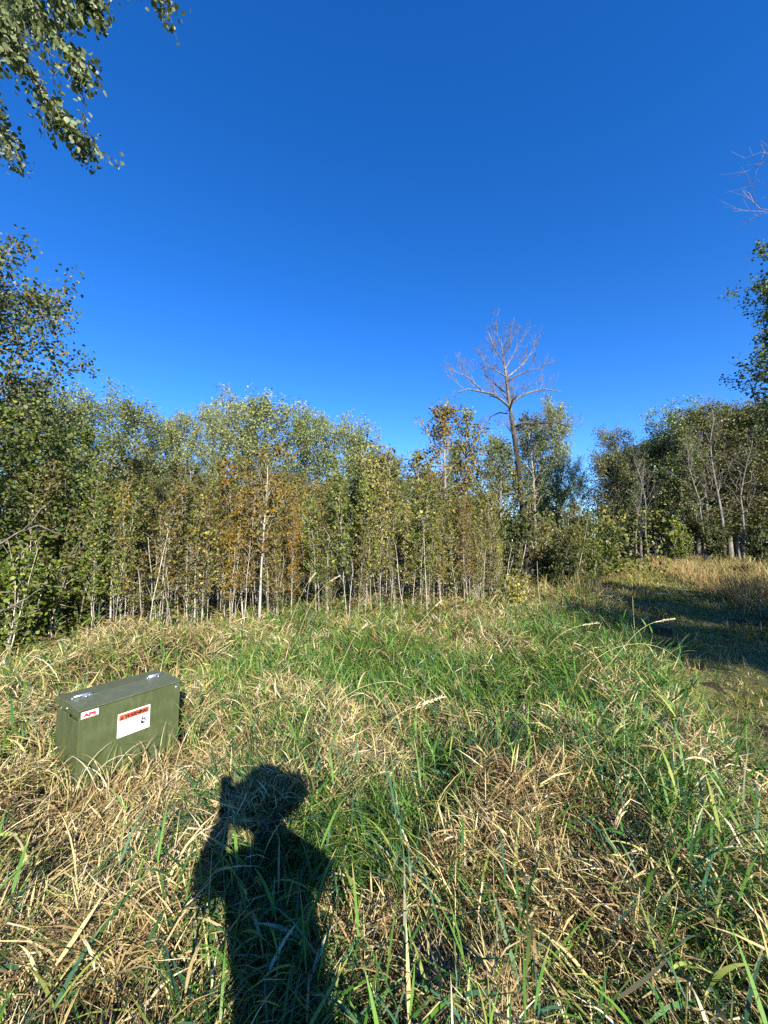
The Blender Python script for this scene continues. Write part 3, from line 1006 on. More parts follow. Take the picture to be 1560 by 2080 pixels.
# ---- dead tree
def dead_tree():
    rng = np.random.default_rng(77)
    Y0 = 13.0
    base = at(1076, 1195, Y0)
    base[2] = float(H(base[0], base[1]))
    root = empty('dead_tree', tuple(base))
    tr = [base - np.array([0, 0, .1])] + [at(u, v, Y0 + dy) for u, v, dy in [(1069, 1120, 0), (1060, 1020, .05), (1052, 940, .1), (1042, 870, .15), (1034, 815, .2), (1029, 775, .2), (1024, 740, .25), (1020, 710, .25), (1017, 680, .3)]]
    tr = np.array(tr) - base
    W = Wood()
    rad = np.array([0.14, 0.105, 0.092, 0.084, 0.072, 0.056, 0.042, 0.030, 0.018, 0.005])
    W.add(tr, rad, 9)
    W.obj('trunk', M_BARK_DEAD, root)
    tw = Wood()

    def twigs(P, L0, depth, r):
        n = len(P)
        for k in range(int(3 + L0 * 3.4)):
            s = rng.uniform(0.2, 1.0) * (n - 1)
            i = min(int(s), n - 2)
            p = P[i] * (1 - (s - i)) + P[i + 1] * (s - i)
            dr = P[i + 1] - P[i]
            dr /= np.linalg.norm(dr)
            dd = dr * 1.0 + rng.normal(0, 0.42, 3) + np.array([0, 0, .4])
            dd /= np.linalg.norm(dd)
            l = L0 * rng.uniform(.3, .62)
            Q = np.array([p, p + dd * l * .35 + rng.normal(0, .03, 3), p + dd * l * .7 + rng.normal(0, .05, 3), p + dd * l + np.array([0, 0, .12 * l])])
            tw.add(Q, [max(r * .42, .0038), max(r * .32, .003), max(r * .24, .0022), .0012], 3)
            if depth > 0:
                twigs(Q, l, depth - 1, r * .55)

    limbs = [([(1033, 825, 0), (1018, 812, -.2), (1000, 800, -.4), (975, 795, -.6), (950, 790, -.8), (930, 797, -.9)], .05),
             ([(985, 798, -.5), (965, 780, -.7), (948, 765, -.8), (930, 757, -1)], .03),
             ([(1036, 822, 0), (1052, 808, .3), (1075, 797, .5), (1105, 790, .6), (1140, 796, .7)], .045),
             ([(1043, 868, 0), (1060, 860, -.3), (1090, 860, -.5), (1130, 858, -.7), (1160, 868, -.8)], .05),
             ([(1029, 768, 0), (1045, 755, .3), (1065, 738, .5), (1080, 715, .6)], .035),
             ([(1029, 775, 0), (1052, 762, -.3), (1075, 752, -.4), (1095, 748, -.5)], .03),
             ([(1031, 840, 0), (1015, 838, .3), (998, 845, .5), (985, 865, .6)], .03),
             ([(1030, 800, 0), (1010, 785, .5), (995, 770, .8), (985, 762, 1)], .028),
             ([(1028, 765, 0), (1010, 755, -.4), (990, 742, -.7)], .026),
             ([(1024, 735, 0), (1008, 715, .2), (1000, 695, .3), (992, 675, .4)], .022),
             ([(1022, 725, 0), (1035, 700, -.3), (1045, 680, -.4)], .02),
             ([(1020, 705, 0), (1010, 680, -.2), (1008, 658, -.3)], .016),
             ([(1026, 750, 0), (1040, 725, .4), (1052, 700, .5)], .022),
             ([(1036, 830, 0), (1040, 815, -.9), (1050, 805, -1.6)], .035),
             ([(1034, 815, 0), (1022, 800, 1.2), (1015, 790, 1.9)], .035),
             ([(1046, 890, 0), (1035, 872, -.3), (1024, 860, -.5)], .03),
             ([(1048, 900, 0), (1062, 880, .4), (1085, 868, .6), (1110, 880, .8)], .03)]
    for pts_, r in limbs:
        P = np.array([at(u, v, Y0 + .18 + dy) for u, v, dy in pts_]) - base
        B = Wood()
        B.add(P, np.linspace(r, r * .35, len(P)), 5)
        B.obj('limb', M_BARK_DEAD, root)
        L0 = np.linalg.norm(P[-1] - P[0])
        twigs(P, min(max(L0, .7), 1.25), 2, r * .5)
    twigs(tr[5:9], 1.15, 2, .02)
    twigs(tr[3:6], .9, 2, .016)
    twigs(tr[4:7], 1.0, 2, .016)
    tw.obj('twigs', M_DEAD_TWIG, root)['kind'] = 'stuff'
    tag(root, 'tall leafless dead tree with spreading grey limbs standing above the thicket', 'dead tree')


dead_tree()

# ---- aspens and birches in the middle distance
def mid_tree(u, v, yy, pal, wts, cr, nleaf, seed, label, lsize=0.07, base=0.3, bark=M_BARK_GREY, nb=26, ntw=7, cat='tree', name='aspen_tree', leafmat=M_LEAF, tmpl=KITE, tf=KITE_F, spread=.07, lean=(0, 0), **kw):
    h = height_to(v, yy)
    x = ux(u, 1100, yy)
    t = make_tree(name, np.random.default_rng(seed), h, 0.014 * h + .01, base, cr, nb, ntw, OVAL, nleaf, lsize, pal, wts, bark, spread=spread, leafmat=leafmat, tmpl=tmpl, tf=tf, lean=lean, **kw)
    place(t, (x, yy, float(H(x, yy)) - .02))
    tag(t, label, cat)
    return t


mid_tree(905, 828, 11.5, P_ORANGE, [.3, .1, .35, .15, .1], 1.25, 3600, 201, 'slender birch with thin yellow and orange leaves left of the dead tree', base=.35, up=(.5, 1.1), lsize=.075)
mid_tree(948, 835, 11.8, P_YELLOW, [.25, .1, .4, .15, .1], 1.0, 2400, 202, 'second yellow leaved birch close beside the orange one', base=.3, up=(.6, 1.1), lsize=.075)
mid_tree(845, 915, 11, P_YELLOW, [.1, .2, .3, .3, .1], .8, 1900, 203, 'loose yellow green aspen at the right end of the thicket', base=.3)
mid_tree(975, 930, 12, P_OLIVE, W_OLIVE, .9, 2400, 204, 'olive aspen filling the gap left of the dead trunk', base=.2)
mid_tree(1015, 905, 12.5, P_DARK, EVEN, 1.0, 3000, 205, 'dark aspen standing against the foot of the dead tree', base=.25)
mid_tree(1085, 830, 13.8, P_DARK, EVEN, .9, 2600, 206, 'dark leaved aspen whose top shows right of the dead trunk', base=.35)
mid_tree(1050, 960, 13.2, P_OLIVE, [.3, .3, .2, .2, 0], .9, 2400, 207, 'olive aspen with a gold tinge behind the dead trunk', base=.2)

# willow like bushes in the shade right of the dead tree
def bush(u, v, yy, pal, r, nleaf, seed, label, lsize=.06, name='bush', nstem=9, slim=True, leafmat=M_LEAFD, tag_group=None):
    h = height_to(v, yy)
    rng = np.random.default_rng(seed)
    x = ux(u, 1100, yy)
    root = empty(name, (x, yy, float(H(x, yy)) - .02))
    W = Wood()
    anc = []
    for k in range(nstem):
        a = rng.uniform(0, 2 * PI)
        rr_ = rng.uniform(0.15, 1) * r
        e = np.array([math.cos(a) * rr_, math.sin(a) * rr_, h * rng.uniform(.65, 1.0)])
        b0 = np.array([math.cos(a) * rr_ * .25, math.sin(a) * rr_ * .25, 0])
        m1 = b0 + (e - b0) * .5 + rng.normal(0, .06 * h, 3) * np.array([1, 1, .3]) - np.array([math.cos(a), math.sin(a), 0]) * .1 * rr_
        s = np.linspace(0, 1, 7)[:, None]
        P = (1 - s) ** 2 * b0 + 2 * s * (1 - s) * m1 + s * s * e
        W.add(P, np.linspace(.011, .003, 7) * (.6 + .25 * h), 4)
        for j in range(12):
            t = rng.uniform(.12, 1)
            i = min(int(t * 6), 5)
            q0 = P[i] + (P[i + 1] - P[i]) * (t * 6 - i)
            dd = rng.normal(0, 1, 3) + np.array([0, 0, .5])
            dd /= np.linalg.norm(dd)
            l = rng.uniform(.15, .42) * (.5 + .18 * h)
            W.add(np.array([q0, q0 + dd * l * .5, q0 + dd * l]), [.004, .003, .001], 3)
            anc.append((q0, q0 + dd * l * .5, q0 + dd * l))
    W.obj('stems', M_BARK_STEM, root)
    anc = np.array(anc)
    P = leafed(anc, nleaf, .05 + .01 * h, rng)
    t_, f_ = (SLIM, SLIM_F) if slim else (ROUND, ROUND_F)
    V, F, C = leaves(P, lsize * rng.uniform(.6, 1.3, nleaf), pick(pal, EVEN, nleaf, rng), rng, t_, f_, up=.5)
    f = build('foliage', V, F, leafmat, root, C)
    f['kind'] = 'stuff'
    tag(root, label, 'bush', tag_group)
    return root


bush(1090, 1010, 14, P_OLIVE, 1.0, 4200, 301, 'tall willow bush in shade at the foot of the dead tree', lsize=.10)
bush(1150, 1015, 15, P_OLIVE, 1.1, 4600, 302, 'willow bush with upright stems between dead tree and track', lsize=.10)
bush(1200, 1050, 16, P_GREEN, .9, 3600, 303, 'brighter green willow bush at the corner of the track', lsize=.10)
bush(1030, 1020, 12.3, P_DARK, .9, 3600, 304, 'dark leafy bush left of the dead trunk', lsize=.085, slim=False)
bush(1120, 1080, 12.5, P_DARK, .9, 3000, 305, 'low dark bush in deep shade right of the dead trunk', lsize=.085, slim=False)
bush(975, 1090, 9.6, P_GREEN, .55, 1700, 306, 'green leafy shrub at the right end of the thicket', lsize=.055, slim=False)
bush(1048, 1165, 8.6, P_YELLOW, .32, 900, 307, 'small bright yellow green shrub in front of the dark hollow', lsize=.05, slim=False, nstem=6)
bush(330, 1195, 6.8, P_GREEN, .2, 130, 308, 'small bright green seedling at the foot of the sapling stems', lsize=.075, slim=False, nstem=3)
for bu, bv, by_, bl in ((15, 1090, 5.0, 'leafy shrub filling the left edge below the young aspens'), (95, 1100, 5.6, 'dense green shrub at the foot of the left clump'), (165, 1120, 6.3, 'rounded green shrub between the left clump and the bare stems'),
                        (50, 1010, 6.2, 'tall shrub behind the left edge shrubs'), (130, 1030, 6.8, 'olive shrub behind the left clump')):
    bush(bu, bv, by_, P_GREEN, .55, 1900, 320 + bu, bl, lsize=.05, slim=False)
bush(1375, 1040, 26, P_GREEN, 1.0, 3600, 309, 'sunlit young green aspen bush before the dark wood', lsize=.10, slim=False)
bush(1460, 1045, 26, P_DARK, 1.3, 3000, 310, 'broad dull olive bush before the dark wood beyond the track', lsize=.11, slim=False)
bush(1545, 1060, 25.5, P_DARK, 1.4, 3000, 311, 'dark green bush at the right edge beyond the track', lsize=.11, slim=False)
bush(1240, 1050, 30, P_GREEN, 1.2, 2600, 312, 'green bush in the gap where the track disappears', lsize=.11, slim=False)
bush(1510, 1150, 15.5, P_BROWN, .8, 1100, 313, 'low rusty brown bush in the golden grass beyond the track', lsize=.06, slim=False)

# ---- the thicket of saplings
SP = {}
specs = {'olive': (P_OLIVE, W_OLIVE), 'brown': (P_BROWN, EVEN), 'orange': (P_ORANGE, EVEN), 'green': (P_GREEN, EVEN), 'yellow': (P_YELLOW, EVEN)}
for ci, (nm, (pal, wt)) in enumerate(specs.items()):
    SP[nm] = []
    for k in range(3):
        rr2 = np.random.default_rng(400 + ci * 10 + k)
        SP[nm].append(make_tree('aspen_sapling', rr2, 3.6, 0.0095, 0.25, 0.46, 26, 4, COLUMN, 900 if nm != 'yellow' else 700, 0.05, pal, wt, M_BARK_STEM, leafmat=M_LEAFD,
                                tmpl=ROUND, tf=ROUND_F, spread=.045, up=(.6, 1.15), tw_len=.45, sides=5, wob=.09))
vt_u = [0, 200, 300, 400, 480, 540, 600, 640, 700, 735, 790, 830, 880, 960, 1050]
vt_v = [880, 925, 925, 935, 925, 935, 960, 975, 915, 895, 925, 965, 960, 985, 1000]
rs = np.random.default_rng(21)
LBL = {'olive': 'olive leaved aspen sapling', 'brown': 'browning aspen sapling', 'orange': 'rusty orange leaved sapling', 'green': 'green leaved aspen sapling', 'yellow': 'pale yellow leaved sapling'}


def zone(nm, u, dy, plural=False):
    w = 'at the left behind the cabinet' if u < 330 else 'left of the white birch stem' if u < 520 else 'right of the white birch stem' if u < 720 else 'at its right end'
    return LBL[nm] + ('s' if plural else '') + (', front row of the thicket ' if dy < 1.3 else ', back rows of the thicket ') + w


cnt = 0
for i in range(1400):
    if cnt >= 290:
        break
    x = rs.uniform(-7.6, 3.4)
    dy = 4.6 * rs.random() ** 1.5
    y = front_y(x) + dy + rs.normal(0, .12)
    u = 780 + FPX * x / y
    if u < 60 or u > 1010:
        continue
    if 605 < u < 650 and dy < 2.0 and rs.random() < .6:
        continue
    vt = np.interp(u, vt_u, vt_v)
    hh = height_to(vt, y) * rs.uniform(.66, .98)
    if rs.random() < .25:
        hh *= rs.uniform(.5, .85)
    if u < 260:
        pw = [.5, .15, .0, .35, 0]
    elif u < 430:
        pw = [.5, .3, .03, .15, .02]
    elif u < 620:
        pw = [.25, .38, .27, .08, .02]
    elif u < 760:
        pw = [.5, .25, .03, .2, .02]
    else:
        pw = [.40, .15, .0, .2, .25]
    nm = list(specs)[rs.choice(5, p=pw)]
    p = SP[nm][rs.integers(0, 3)]
    put(p, x, y, hh, rs.uniform(0, 6.28), rs.uniform(.85, 1.25), protoh=3.6, tilt=(rs.normal(0, .035), rs.normal(0, .045)), label=zone(nm, u, dy), cat='sapling', group=zone(nm, u, dy, True))
    cnt += 1
for nm in SP:
    for p in SP[nm]:
        if id(p) not in used:
            put(p, rs.uniform(-4, 2), 12.5, 4.0, 0, 1, protoh=3.6, label=zone(nm, 600, 4), cat='sapling', group=zone(nm, 600, 4, True))

# notable saplings in front
def hero_sapling(u0, v0, u1, v1, yy, seed, pal, label, nleaf=260, r=.022, base=.35, cr=.4, fork=None):
    b = at(u0, v0, yy)
    b[2] = float(H(b[0], b[1]))
    top = at(u1, v1, yy)
    h = top[2] - b[2]
    t = make_tree('aspen_sapling', np.random.default_rng(seed), h, r, base, cr, 20, 3, OVAL, nleaf, .056, pal, EVEN, M_BARK_PALE, leafmat=M_LEAFD, tmpl=ROUND, tf=ROUND_F, spread=.04,
                  lean=((top[0] - b[0]) / h, 0), up=(.5, 1.0), tw_len=.4, wob=.06)
    place(t, tuple(b))
    tag(t, label, 'sapling')


hero_sapling(526, 1240, 545, 925, 7.2, 501, P_ORANGE, 'taller birch sapling with a white stem and rust orange crown, middle of the thicket', 620, .03, .4, .75)
hero_sapling(497, 1230, 470, 935, 7.5, 502, P_ORANGE, 'leaning sapling with orange top just left of the white stemmed one', 420, .02, .4, .6)
hero_sapling(868, 1245, 864, 1050, 7.3, 503, P_YELLOW, 'thin straight sapling with a few pale yellow leaves at its tip', 50, .014, .85, .2)
hero_sapling(228, 1225, 226, 1080, 6.3, 504, P_OLIVE, 'stout white stem on the left of the thicket with bare lower half', 90, .02, .7, .3)
hero_sapling(396, 1235, 402, 1110, 6.7, 505, P_BROWN, 'bleached double stem standing bare before the left thicket', 60, .024, .7, .3)
hero_sapling(735, 1230, 736, 895, 9.2, 506, P_GREEN, 'tall green topped sapling rising over the centre of the thicket', 620, .02, .35, .6)
hero_sapling(778, 1230, 770, 925, 9.0, 507, P_OLIVE, 'olive sapling with a drooping top right of the tall green one', 480, .02, .35, .6)
hero_sapling(1005, 1190, 1000, 1010, 9.5, 508, P_GREEN, 'thin sapling with small green leaves left of the dark hollow', 300, .016, .4, .4)

# bare poles among the stems
rp = np.random.default_rng(9)
pole_protos = []
for k in range(3):
    root = empty('bare_sapling')
    W = Wood()
    P = np.stack([np.cumsum(rp.normal(0, .02, 6)), np.cumsum(rp.normal(0, .02, 6)), np.linspace(0, 1.6, 6)], 1)
    P[0, :2] = 0
    W.add(P, np.linspace(.0085, .0045, 6), 5)
    for j in range(4):
        q = P[rp.integers(2, 6)]
        dd = np.array([rp.normal(), rp.normal(), .9]); dd /= np.linalg.norm(dd)
        W.add(np.array([q, q + dd * .12, q + dd * .25]), [.004, .003, .001], 3)
    W.obj('stem', M_BARK_PALE, root)
    pole_protos.append(root)
for i in range(115):
    x = rp.uniform(-5.4, 3.0)
    y = front_y(x) + rp.uniform(-.25, 1.6)
    if (x > -1.8 and rp.random() < .5) or x / y < -.72:
        continue
    put(pole_protos[i % 3], x, y, rp.uniform(.9, 1.9), rp.uniform(0, 6), rp.uniform(.7, 1.2), protoh=1.6, tilt=(rp.normal(0, .1), rp.normal(0, .12)), label='bare whitish dead stem standing at the front of the thicket',
        cat='sapling', group='bare stems along the front of the thicket')

# undergrowth that darkens the foot of the thicket
rng = np.random.default_rng(33)
n = 26000
x = rng.uniform(-9, 9, n)
y = front_y(x) + rng.uniform(-.3, 6.5, n) ** 1.0
z = H(x, y) + rng.random(n) ** 1.6 * (0.5 + 1.1 * smooth(0.3, 3.0, y - front_y(x)))
V, F, C = leaves(np.stack([x, y, z], 1), rng.uniform(.03, .075, n), pick(P_OLIVE + P_BROWN, [1] * 10, n, rng), rng, KITE, KITE_F, up=.5)
ug = build('undergrowth', V, F, M_LEAFD, None, C)
tag(ug, 'low leafy undergrowth among the feet of the saplings', 'undergrowth', kind='stuff')
for nm_, lb_, X0, X1, Y0_, Y1_, HT_, n_, sz, pal_ in (
        ('woodland_undergrowth', 'undergrowth in shade-dark colours filling the foot of the wood across the track', 15, 48, 37.5, 43, 5.5, 30000, .22, P_DARK),  # dark palette puts the shade under the canopy into the leaf colour
        ('woodland_undergrowth', 'leafy undergrowth below the skyline poplars behind the thicket', -30, 13, 17, 24, 3.4, 30000, .17, P_OLIVE)):
    x = rng.uniform(X0, X1, n_)
    y = rng.uniform(Y0_, Y1_, n_)
    z = H(x, y) + rng.random(n_) * HT_ * (.55 + .6 * fbm(x, y, .5, 2))
    V, F, C = leaves(np.stack([x, y, z], 1), rng.uniform(.6, 1.3, n_) * sz, pick(pal_, EVEN, n_, rng), rng, KITE, KITE_F, up=.5)
    o = build(nm_, V, F, M_LEAFD, None, C)
    tag(o, lb_, 'undergrowth', kind='stuff')
A = Wood()
for k in range(1500):
    px = rng.uniform(-8, 8)
    py = front_y(px) + rng.uniform(.2, 6)
    p = np.array([px, py, float(rng.random() * 1.6)])
    dd = rng.normal(0, 1, 3) * np.array([1, 1, .8]); dd /= np.linalg.norm(dd)
    l = rng.uniform(.3, .9)
    A.add(np.array([p, p + dd * l * .5 + rng.normal(0, .03, 3), p + dd * l]), [.005, .004, .0015], 3)
tg = A.obj('brush', M_TWIG)
tag(tg, 'tangle of thin dead twigs inside the thicket', 'brush', kind='stuff')

# ---- left: near aspens with broad leaves
lf = [(-5.75, 5.3, 3.6, 601, 'broad leaved young aspen, nearest at the left edge'), (-5.75, 6.4, 3.5, 602, 'young aspen with yellowing leaves, right side of the left clump'),
      (-6.8, 6.2, 4.1, 603, 'young aspen in the middle of the left clump'), (-7.3, 7.3, 4.7, 604, 'taller young aspen at the back of the left clump'), (-6.3, 7.6, 4.0, 605, 'dark young aspen joining the left clump to the thicket'),
      (-5.7, 4.6, 3.0, 606, 'low leafy aspen shoot filling the left edge')]
for x, y, h, sd_, lb in lf:
    t = make_tree('young_aspen', np.random.default_rng(sd_), h, .03, .06, .95, 36, 7, COLUMN, 4000, .053, P_GREEN, [.3, .3, .15, .08, .17], M_BARK_GREY, tmpl=ROUND, tf=ROUND_F, spread=.07, up=(.3, .9),
                  leafmat=M_LEAF, leaf_up=.7)
    place(t, (x, y, float(H(x, y)) - .02))
    tag(t, lb, 'young tree')
t = make_tree('aspen_tree', np.random.default_rng(611), 6.0, .07, .5, 1.9, 34, 10, OVAL, 9500, .055, [(0.09, 0.115, 0.04), (0.13, 0.15, 0.06), (0.2, 0.19, 0.10), (0.22, 0.13, 0.07), (0.06, 0.075, 0.03)], [.35, .3, .15, .05, .15], M_BARK_GREY,
              tmpl=ROUND, tf=ROUND_F, spread=.09, up=(.2, .9))
place(t, (-6.7, 6.3, 0), 0.7)
tag(t, 'aspen with sparse silvery and reddish leaves standing over the left clump', 'tree')

# pale bare branches poking in at the left
for uu, lb in ((([(-40, 1125, 3.6), (50, 1075, 3.7), (92, 1022, 3.8)], [(50, 1075, 3.7), (80, 1068, 3.8), (130, 1090, 4.0)]), 'forked pale bare branch reaching in from the left edge'),
               (([(-60, 1270, 3.4), (20, 1235, 3.5), (85, 1195, 3.7)], [(20, 1235, 3.5), (45, 1226, 3.6)]), 'straight pale bare branch low at the left edge')):
    W = Wood()
    P0 = at(*uu[0][0])
    br = empty('bare_branch', tuple(P0))
    for seg in uu:
        P = np.array([at(*p_) for p_ in seg])
        s = np.linspace(0, len(P) - 1, 9)
        Q = np.array([[np.interp(a_, range(len(P)), P[:, c]) for c in range(3)] for a_ in s]) + rng.normal(0, .006, (9, 3))
        W.add(Q - P0, np.linspace(.009, .003, 9), 5)
    W.obj('wood', M_BARK_DIM, br)
    tag(br, lb, 'branch')

# ------------------------------------------------------------------ poplar overhead, top left
LEAFMESH = []
rq = np.random.default_rng(71)


def overhead():
    rng = np.random.default_rng(72)
    root = empty('poplar_tree', (-7.4, 2.0, 0))
    base = np.array([-7.4, 2.0, 0])
    W = Wood()
    T = np.array([(0, 0, -.1), (.05, .05, 2), (.15, .1, 4), (.2, .2, 6), (.3, .2, 8), (.35, .3, 10.5)])
    W.add(T, [.16, .14, .12, .10, .07, .02], 9)
    W.obj('trunk', M_BARK_GREY, root)
    twig_anchor = []
    limbs = [  # (start height, pixels with distances)
        (6.2, [(-130, -60, 3.1), (-20, 30, 3.0), (60, 150, 3.0), (110, 235, 3.05), (150, 268, 3.1), (186, 300, 3.15)], .022, 1.0),
        (6.4, [(-100, -160, 3.0), (40, -40, 3.0), (110, 70, 3.0), (145, 110, 3.0), (165, 150, 3.0)], .02, .8),
        (6.8, [(-60, -260, 3.1), (100, -120, 3.0), (170, -20, 3.0), (205, 25, 3.0)], .02, 1.3),
        (7.0, [(-20, -330, 3.0), (160, -190, 2.9), (270, -70, 2.9), (335, 5, 2.9)], .02, .75),
        (5.6, [(-160, 60, 3.2), (-60, 160, 3.1), (-15, 240, 3.1), (20, 290, 3.1)], .018, .8),
        (6.6, [(-120, -200, 3.4), (20, -90, 3.5), (60, 0, 3.5), (90, 60, 3.5)], .02, 1.8),
        (6.6, [(-160, -120, 2.8), (-40, -20, 2.7), (10, 60, 2.7), (25, 110, 2.7)], .02, 1.9),
        (7.2, [(-60, -330, 3.5), (120, -230, 3.6), (190, -120, 3.6), (240, -50, 3.6)], .02, 1.2),
        (6.9, [(-200, -250, 3.2), (-80, -120, 3.2), (-10, -30, 3.2), (45, 40, 3.2)], .02, 1.8),
        (6.9, [(-150, -300, 2.9), (0, -180, 2.9), (90, -60, 2.9), (150, 40, 2.9)], .02, 1.6),
        (5.9, [(-230, -40, 3.1), (-110, 80, 3.0), (-60, 170, 3.0), (-20, 210, 3.0)], .02, .8),
    ]
    for z0, px, r, dens in limbs:
        P = [np.array([np.interp(z0 - 1.2, T[:, 2], T[:, 0]), np.interp(z0 - 1.2, T[:, 2], T[:, 1]), z0 - 1.2])] + [at(*p_) - base for p_ in px]
        P = np.array(P)
        s = np.linspace(0, len(P) - 1, 16)
        Q = np.array([[np.interp(a_, range(len(P)), P[:, c]) for c in range(3)] for a_ in s])
        for _ in range(2):
            Q[1:-1] = (Q[:-2] + 2 * Q[1:-1] + Q[2:]) / 4
        Q[1:-1] += rng.normal(0, .015, (14, 3))
        B = Wood()
        B.add(Q, np.linspace(r * 1.4, r * .12, 16), 5)
        for k in range(int(52 * dens)):
            t = rng.uniform(.38, 1.0)
            i = min(int(t * 15), 14)
            q0 = Q[i] + (Q[i + 1] - Q[i]) * (t * 15 - i)
            dr = Q[i + 1] - Q[i]; dr /= np.linalg.norm(dr)
            dd = dr * .9 + rng.normal(0, .55, 3) + np.array([0, 0, -.25])
            dd /= np.linalg.norm(dd)
            l = rng.uniform(.10, .50) * (1.2 - .75 * t)
            e = q0 + dd * l + np.array([0, 0, -.1 * l])
            B.add(np.array([q0, (q0 + e) / 2 + rng.normal(0, .01, 3), e]), [.003, .0022, .001], 3)
            twig_anchor.append((q0, (q0 + e) / 2, e))
        B.obj('branch', M_TWIG, root)
    anc = np.array(twig_anchor)
    n = 9800
    P = leafed(anc, n, .034, rng)
    size = .037 * rng.uniform(.6, 1.35, n)
    pal = [(0.15, 0.18, 0.085), (0.11, 0.14, 0.06), (0.21, 0.24, 0.13), (0.29, 0.31, 0.19), (0.07, 0.09, 0.04)]
    V, F, C = leaves(P, size, pick(pal, EVEN, n, rng), rng, ROUND, ROUND_F, droop=.7)
    V = V.reshape(n, 8, 3); C = C.reshape(n, 8, 3)
    # the leaves best seen are parts of their own
    cam_l = np.array([0, 0, CAMZ]) - base
    rel = P - cam_l
    yc = rel[:, 1] * cP + rel[:, 2] * sP
    zc = -rel[:, 1] * sP + rel[:, 2] * cP
    uu, vv = 780 + FPX * rel[:, 0] / yc, 1040 - FPX * zc / yc
    vis = (uu > 0) & (vv > 0) & (uu < 500)
    idx = np.nonzero(vis)[0]
    score = uu[idx] + vv[idx] * 0.9 + rng.uniform(0, 60, len(idx))
    idx = idx[np.argsort(-score)][:290]
    # a few shared leaf meshes, oriented per leaf
    protos = []
    for k in range(10):
        me = bpy.data.meshes.new('leaf')
        T_ = ROUND.copy(); T_[:, 2] *= rng.uniform(.2, 2.5)
        me.from_pydata([tuple(p_) for p_ in T_], [], [tuple(f_) for f_ in ROUND_F[0]])
        ca = me.color_attributes.new('tint', 'FLOAT_COLOR', 'POINT')
        c = pick(pal, EVEN, 1, rng)[0]
        ca.data.foreach_set('color', np.tile(np.append(c, 1), 8).astype(np.float32))
        me.materials.append(M_LEAF)
        protos.append(me)
    for j in idx:
        v = V[j]
        s = size[j]
        yd = (v[4] - v[0]); yd /= np.linalg.norm(yd)
        xd = (v[2] - v[6]); xd -= yd * xd.dot(yd); xd /= np.linalg.norm(xd)
        zd = np.cross(xd, yd)
        o = bpy.data.objects.new('leaf', protos[rng.integers(0, 10)])
        COL.objects.link(o)
        o.parent = root
        o.matrix_local = Matrix(((xd[0] * s, yd[0] * s, zd[0] * s, v[0, 0]), (xd[1] * s, yd[1] * s, zd[1] * s, v[0, 1]), (xd[2] * s, yd[2] * s, zd[2] * s, v[0, 2]), (0, 0, 0, 1)))
    rest = np.setdiff1d(np.arange(n), idx)
    m = len(rest)
    b_ = (np.arange(m) * 8)[:, None, None]
    F = [(b_ + f[None]).reshape(-1, f.shape[1]) for f in ROUND_F]
    f = build('foliage', V[rest].reshape(-1, 3), F, M_LEAF, root, C[rest].reshape(-1, 3))
    f['kind'] = 'stuff'
    tag(root, 'near poplar whose leafy branch tips hang in at the top left corner', 'tree')


overhead()

# ------------------------------------------------------------------ right edge: near poplar and a bare tree over it
t = make_tree('poplar_tree', np.random.default_rng(702), 9.9, .15, .36, 2.15, 44, 10, lambda s: .8 + .25 * math.sin(s * 9) - .45 * s ** 3, 21000, .07, [(0.055, 0.085, 0.03), (0.075, 0.11, 0.04), (0.04, 0.065, 0.025), (0.14, 0.18, 0.08), (0.09, 0.12, 0.05)], EVEN, M_BARK_GREY,
              tmpl=ROUND, tf=ROUND_F, spread=.10, up=(.35, .9), tw_len=.34)
place(t, (12.45, 10.9, 0), 0.4)
tag(t, 'dark green poplar whose crown leans in at the right edge above the wood', 'tree')
t = bare_tree('bare_tree', np.random.default_rng(703), 12.2, .14, .55, 2.3, 20, 8, M_BARK_GREY, up=(.3, .9), wob=.08)
place(t, (11.3, 9.0, 0), 1.2)
tag(t, 'leafless tree whose fine twigs reach in high on the right edge', 'tree')

# wood to the right of and behind the camera: it casts the shade that lies over the track
sh = [(12.8, 1.4, 7.6), (16.2, 2.2, 6.5), (11.2, -1.6, 7.8), (9.8, -5.0, 8), (16.5, -2.5, 8.4), (13.5, -5, 9), (10.9, -8.5, 9), (17.5, -7, 10), (14, -9, 10)]
for i, (x, y, h) in enumerate(sh):
    put(dk_protos[i % 3] if i % 2 else bg_protos[i % 5], x, y, h, i * 1.1, .9, label='leafy tree of the wood to the right of the track, outside the picture', cat='tree', group='trees that shade the track')


# ------------------------------------------------------------------ the green cabinet
def box_mesh(name, x0, x1, y0, y1, z0, z1, mat, parent, bev=.004, segs=2):
    me = bpy.data.meshes.new(name)
    vs = [(x, y, z) for x in (x0, x1) for y in (y0, y1) for z in (z0, z1)]
    me.from_pydata(vs, [], [(0, 1, 3, 2), (4, 6, 7, 5), (0, 4, 5, 1), (2, 3, 7, 6), (0, 2, 6, 4), (1, 5, 7, 3)])
    me.materials.append(mat)
    o = bpy.data.objects.new(name, me)
    COL.objects.link(o)
    o.parent = parent
    if bev:
        b = o.modifiers.new('edge', 'BEVEL')
        b.width = bev
        b.segments = segs
        b.limit_method = 'ANGLE'
    return o


def poly_mesh(name, vs, fs, mat, parent, bev=0):
    me = bpy.data.meshes.new(name)
    me.from_pydata(vs, [], fs)
    me.materials.append(mat)
    o = bpy.data.objects.new(name, me)
    COL.objects.link(o)
    o.parent = parent
    if bev:
        b = o.modifiers.new('edge', 'BEVEL'); b.width = bev; b.segments = 2; b.limit_method = 'ANGLE'
    return o


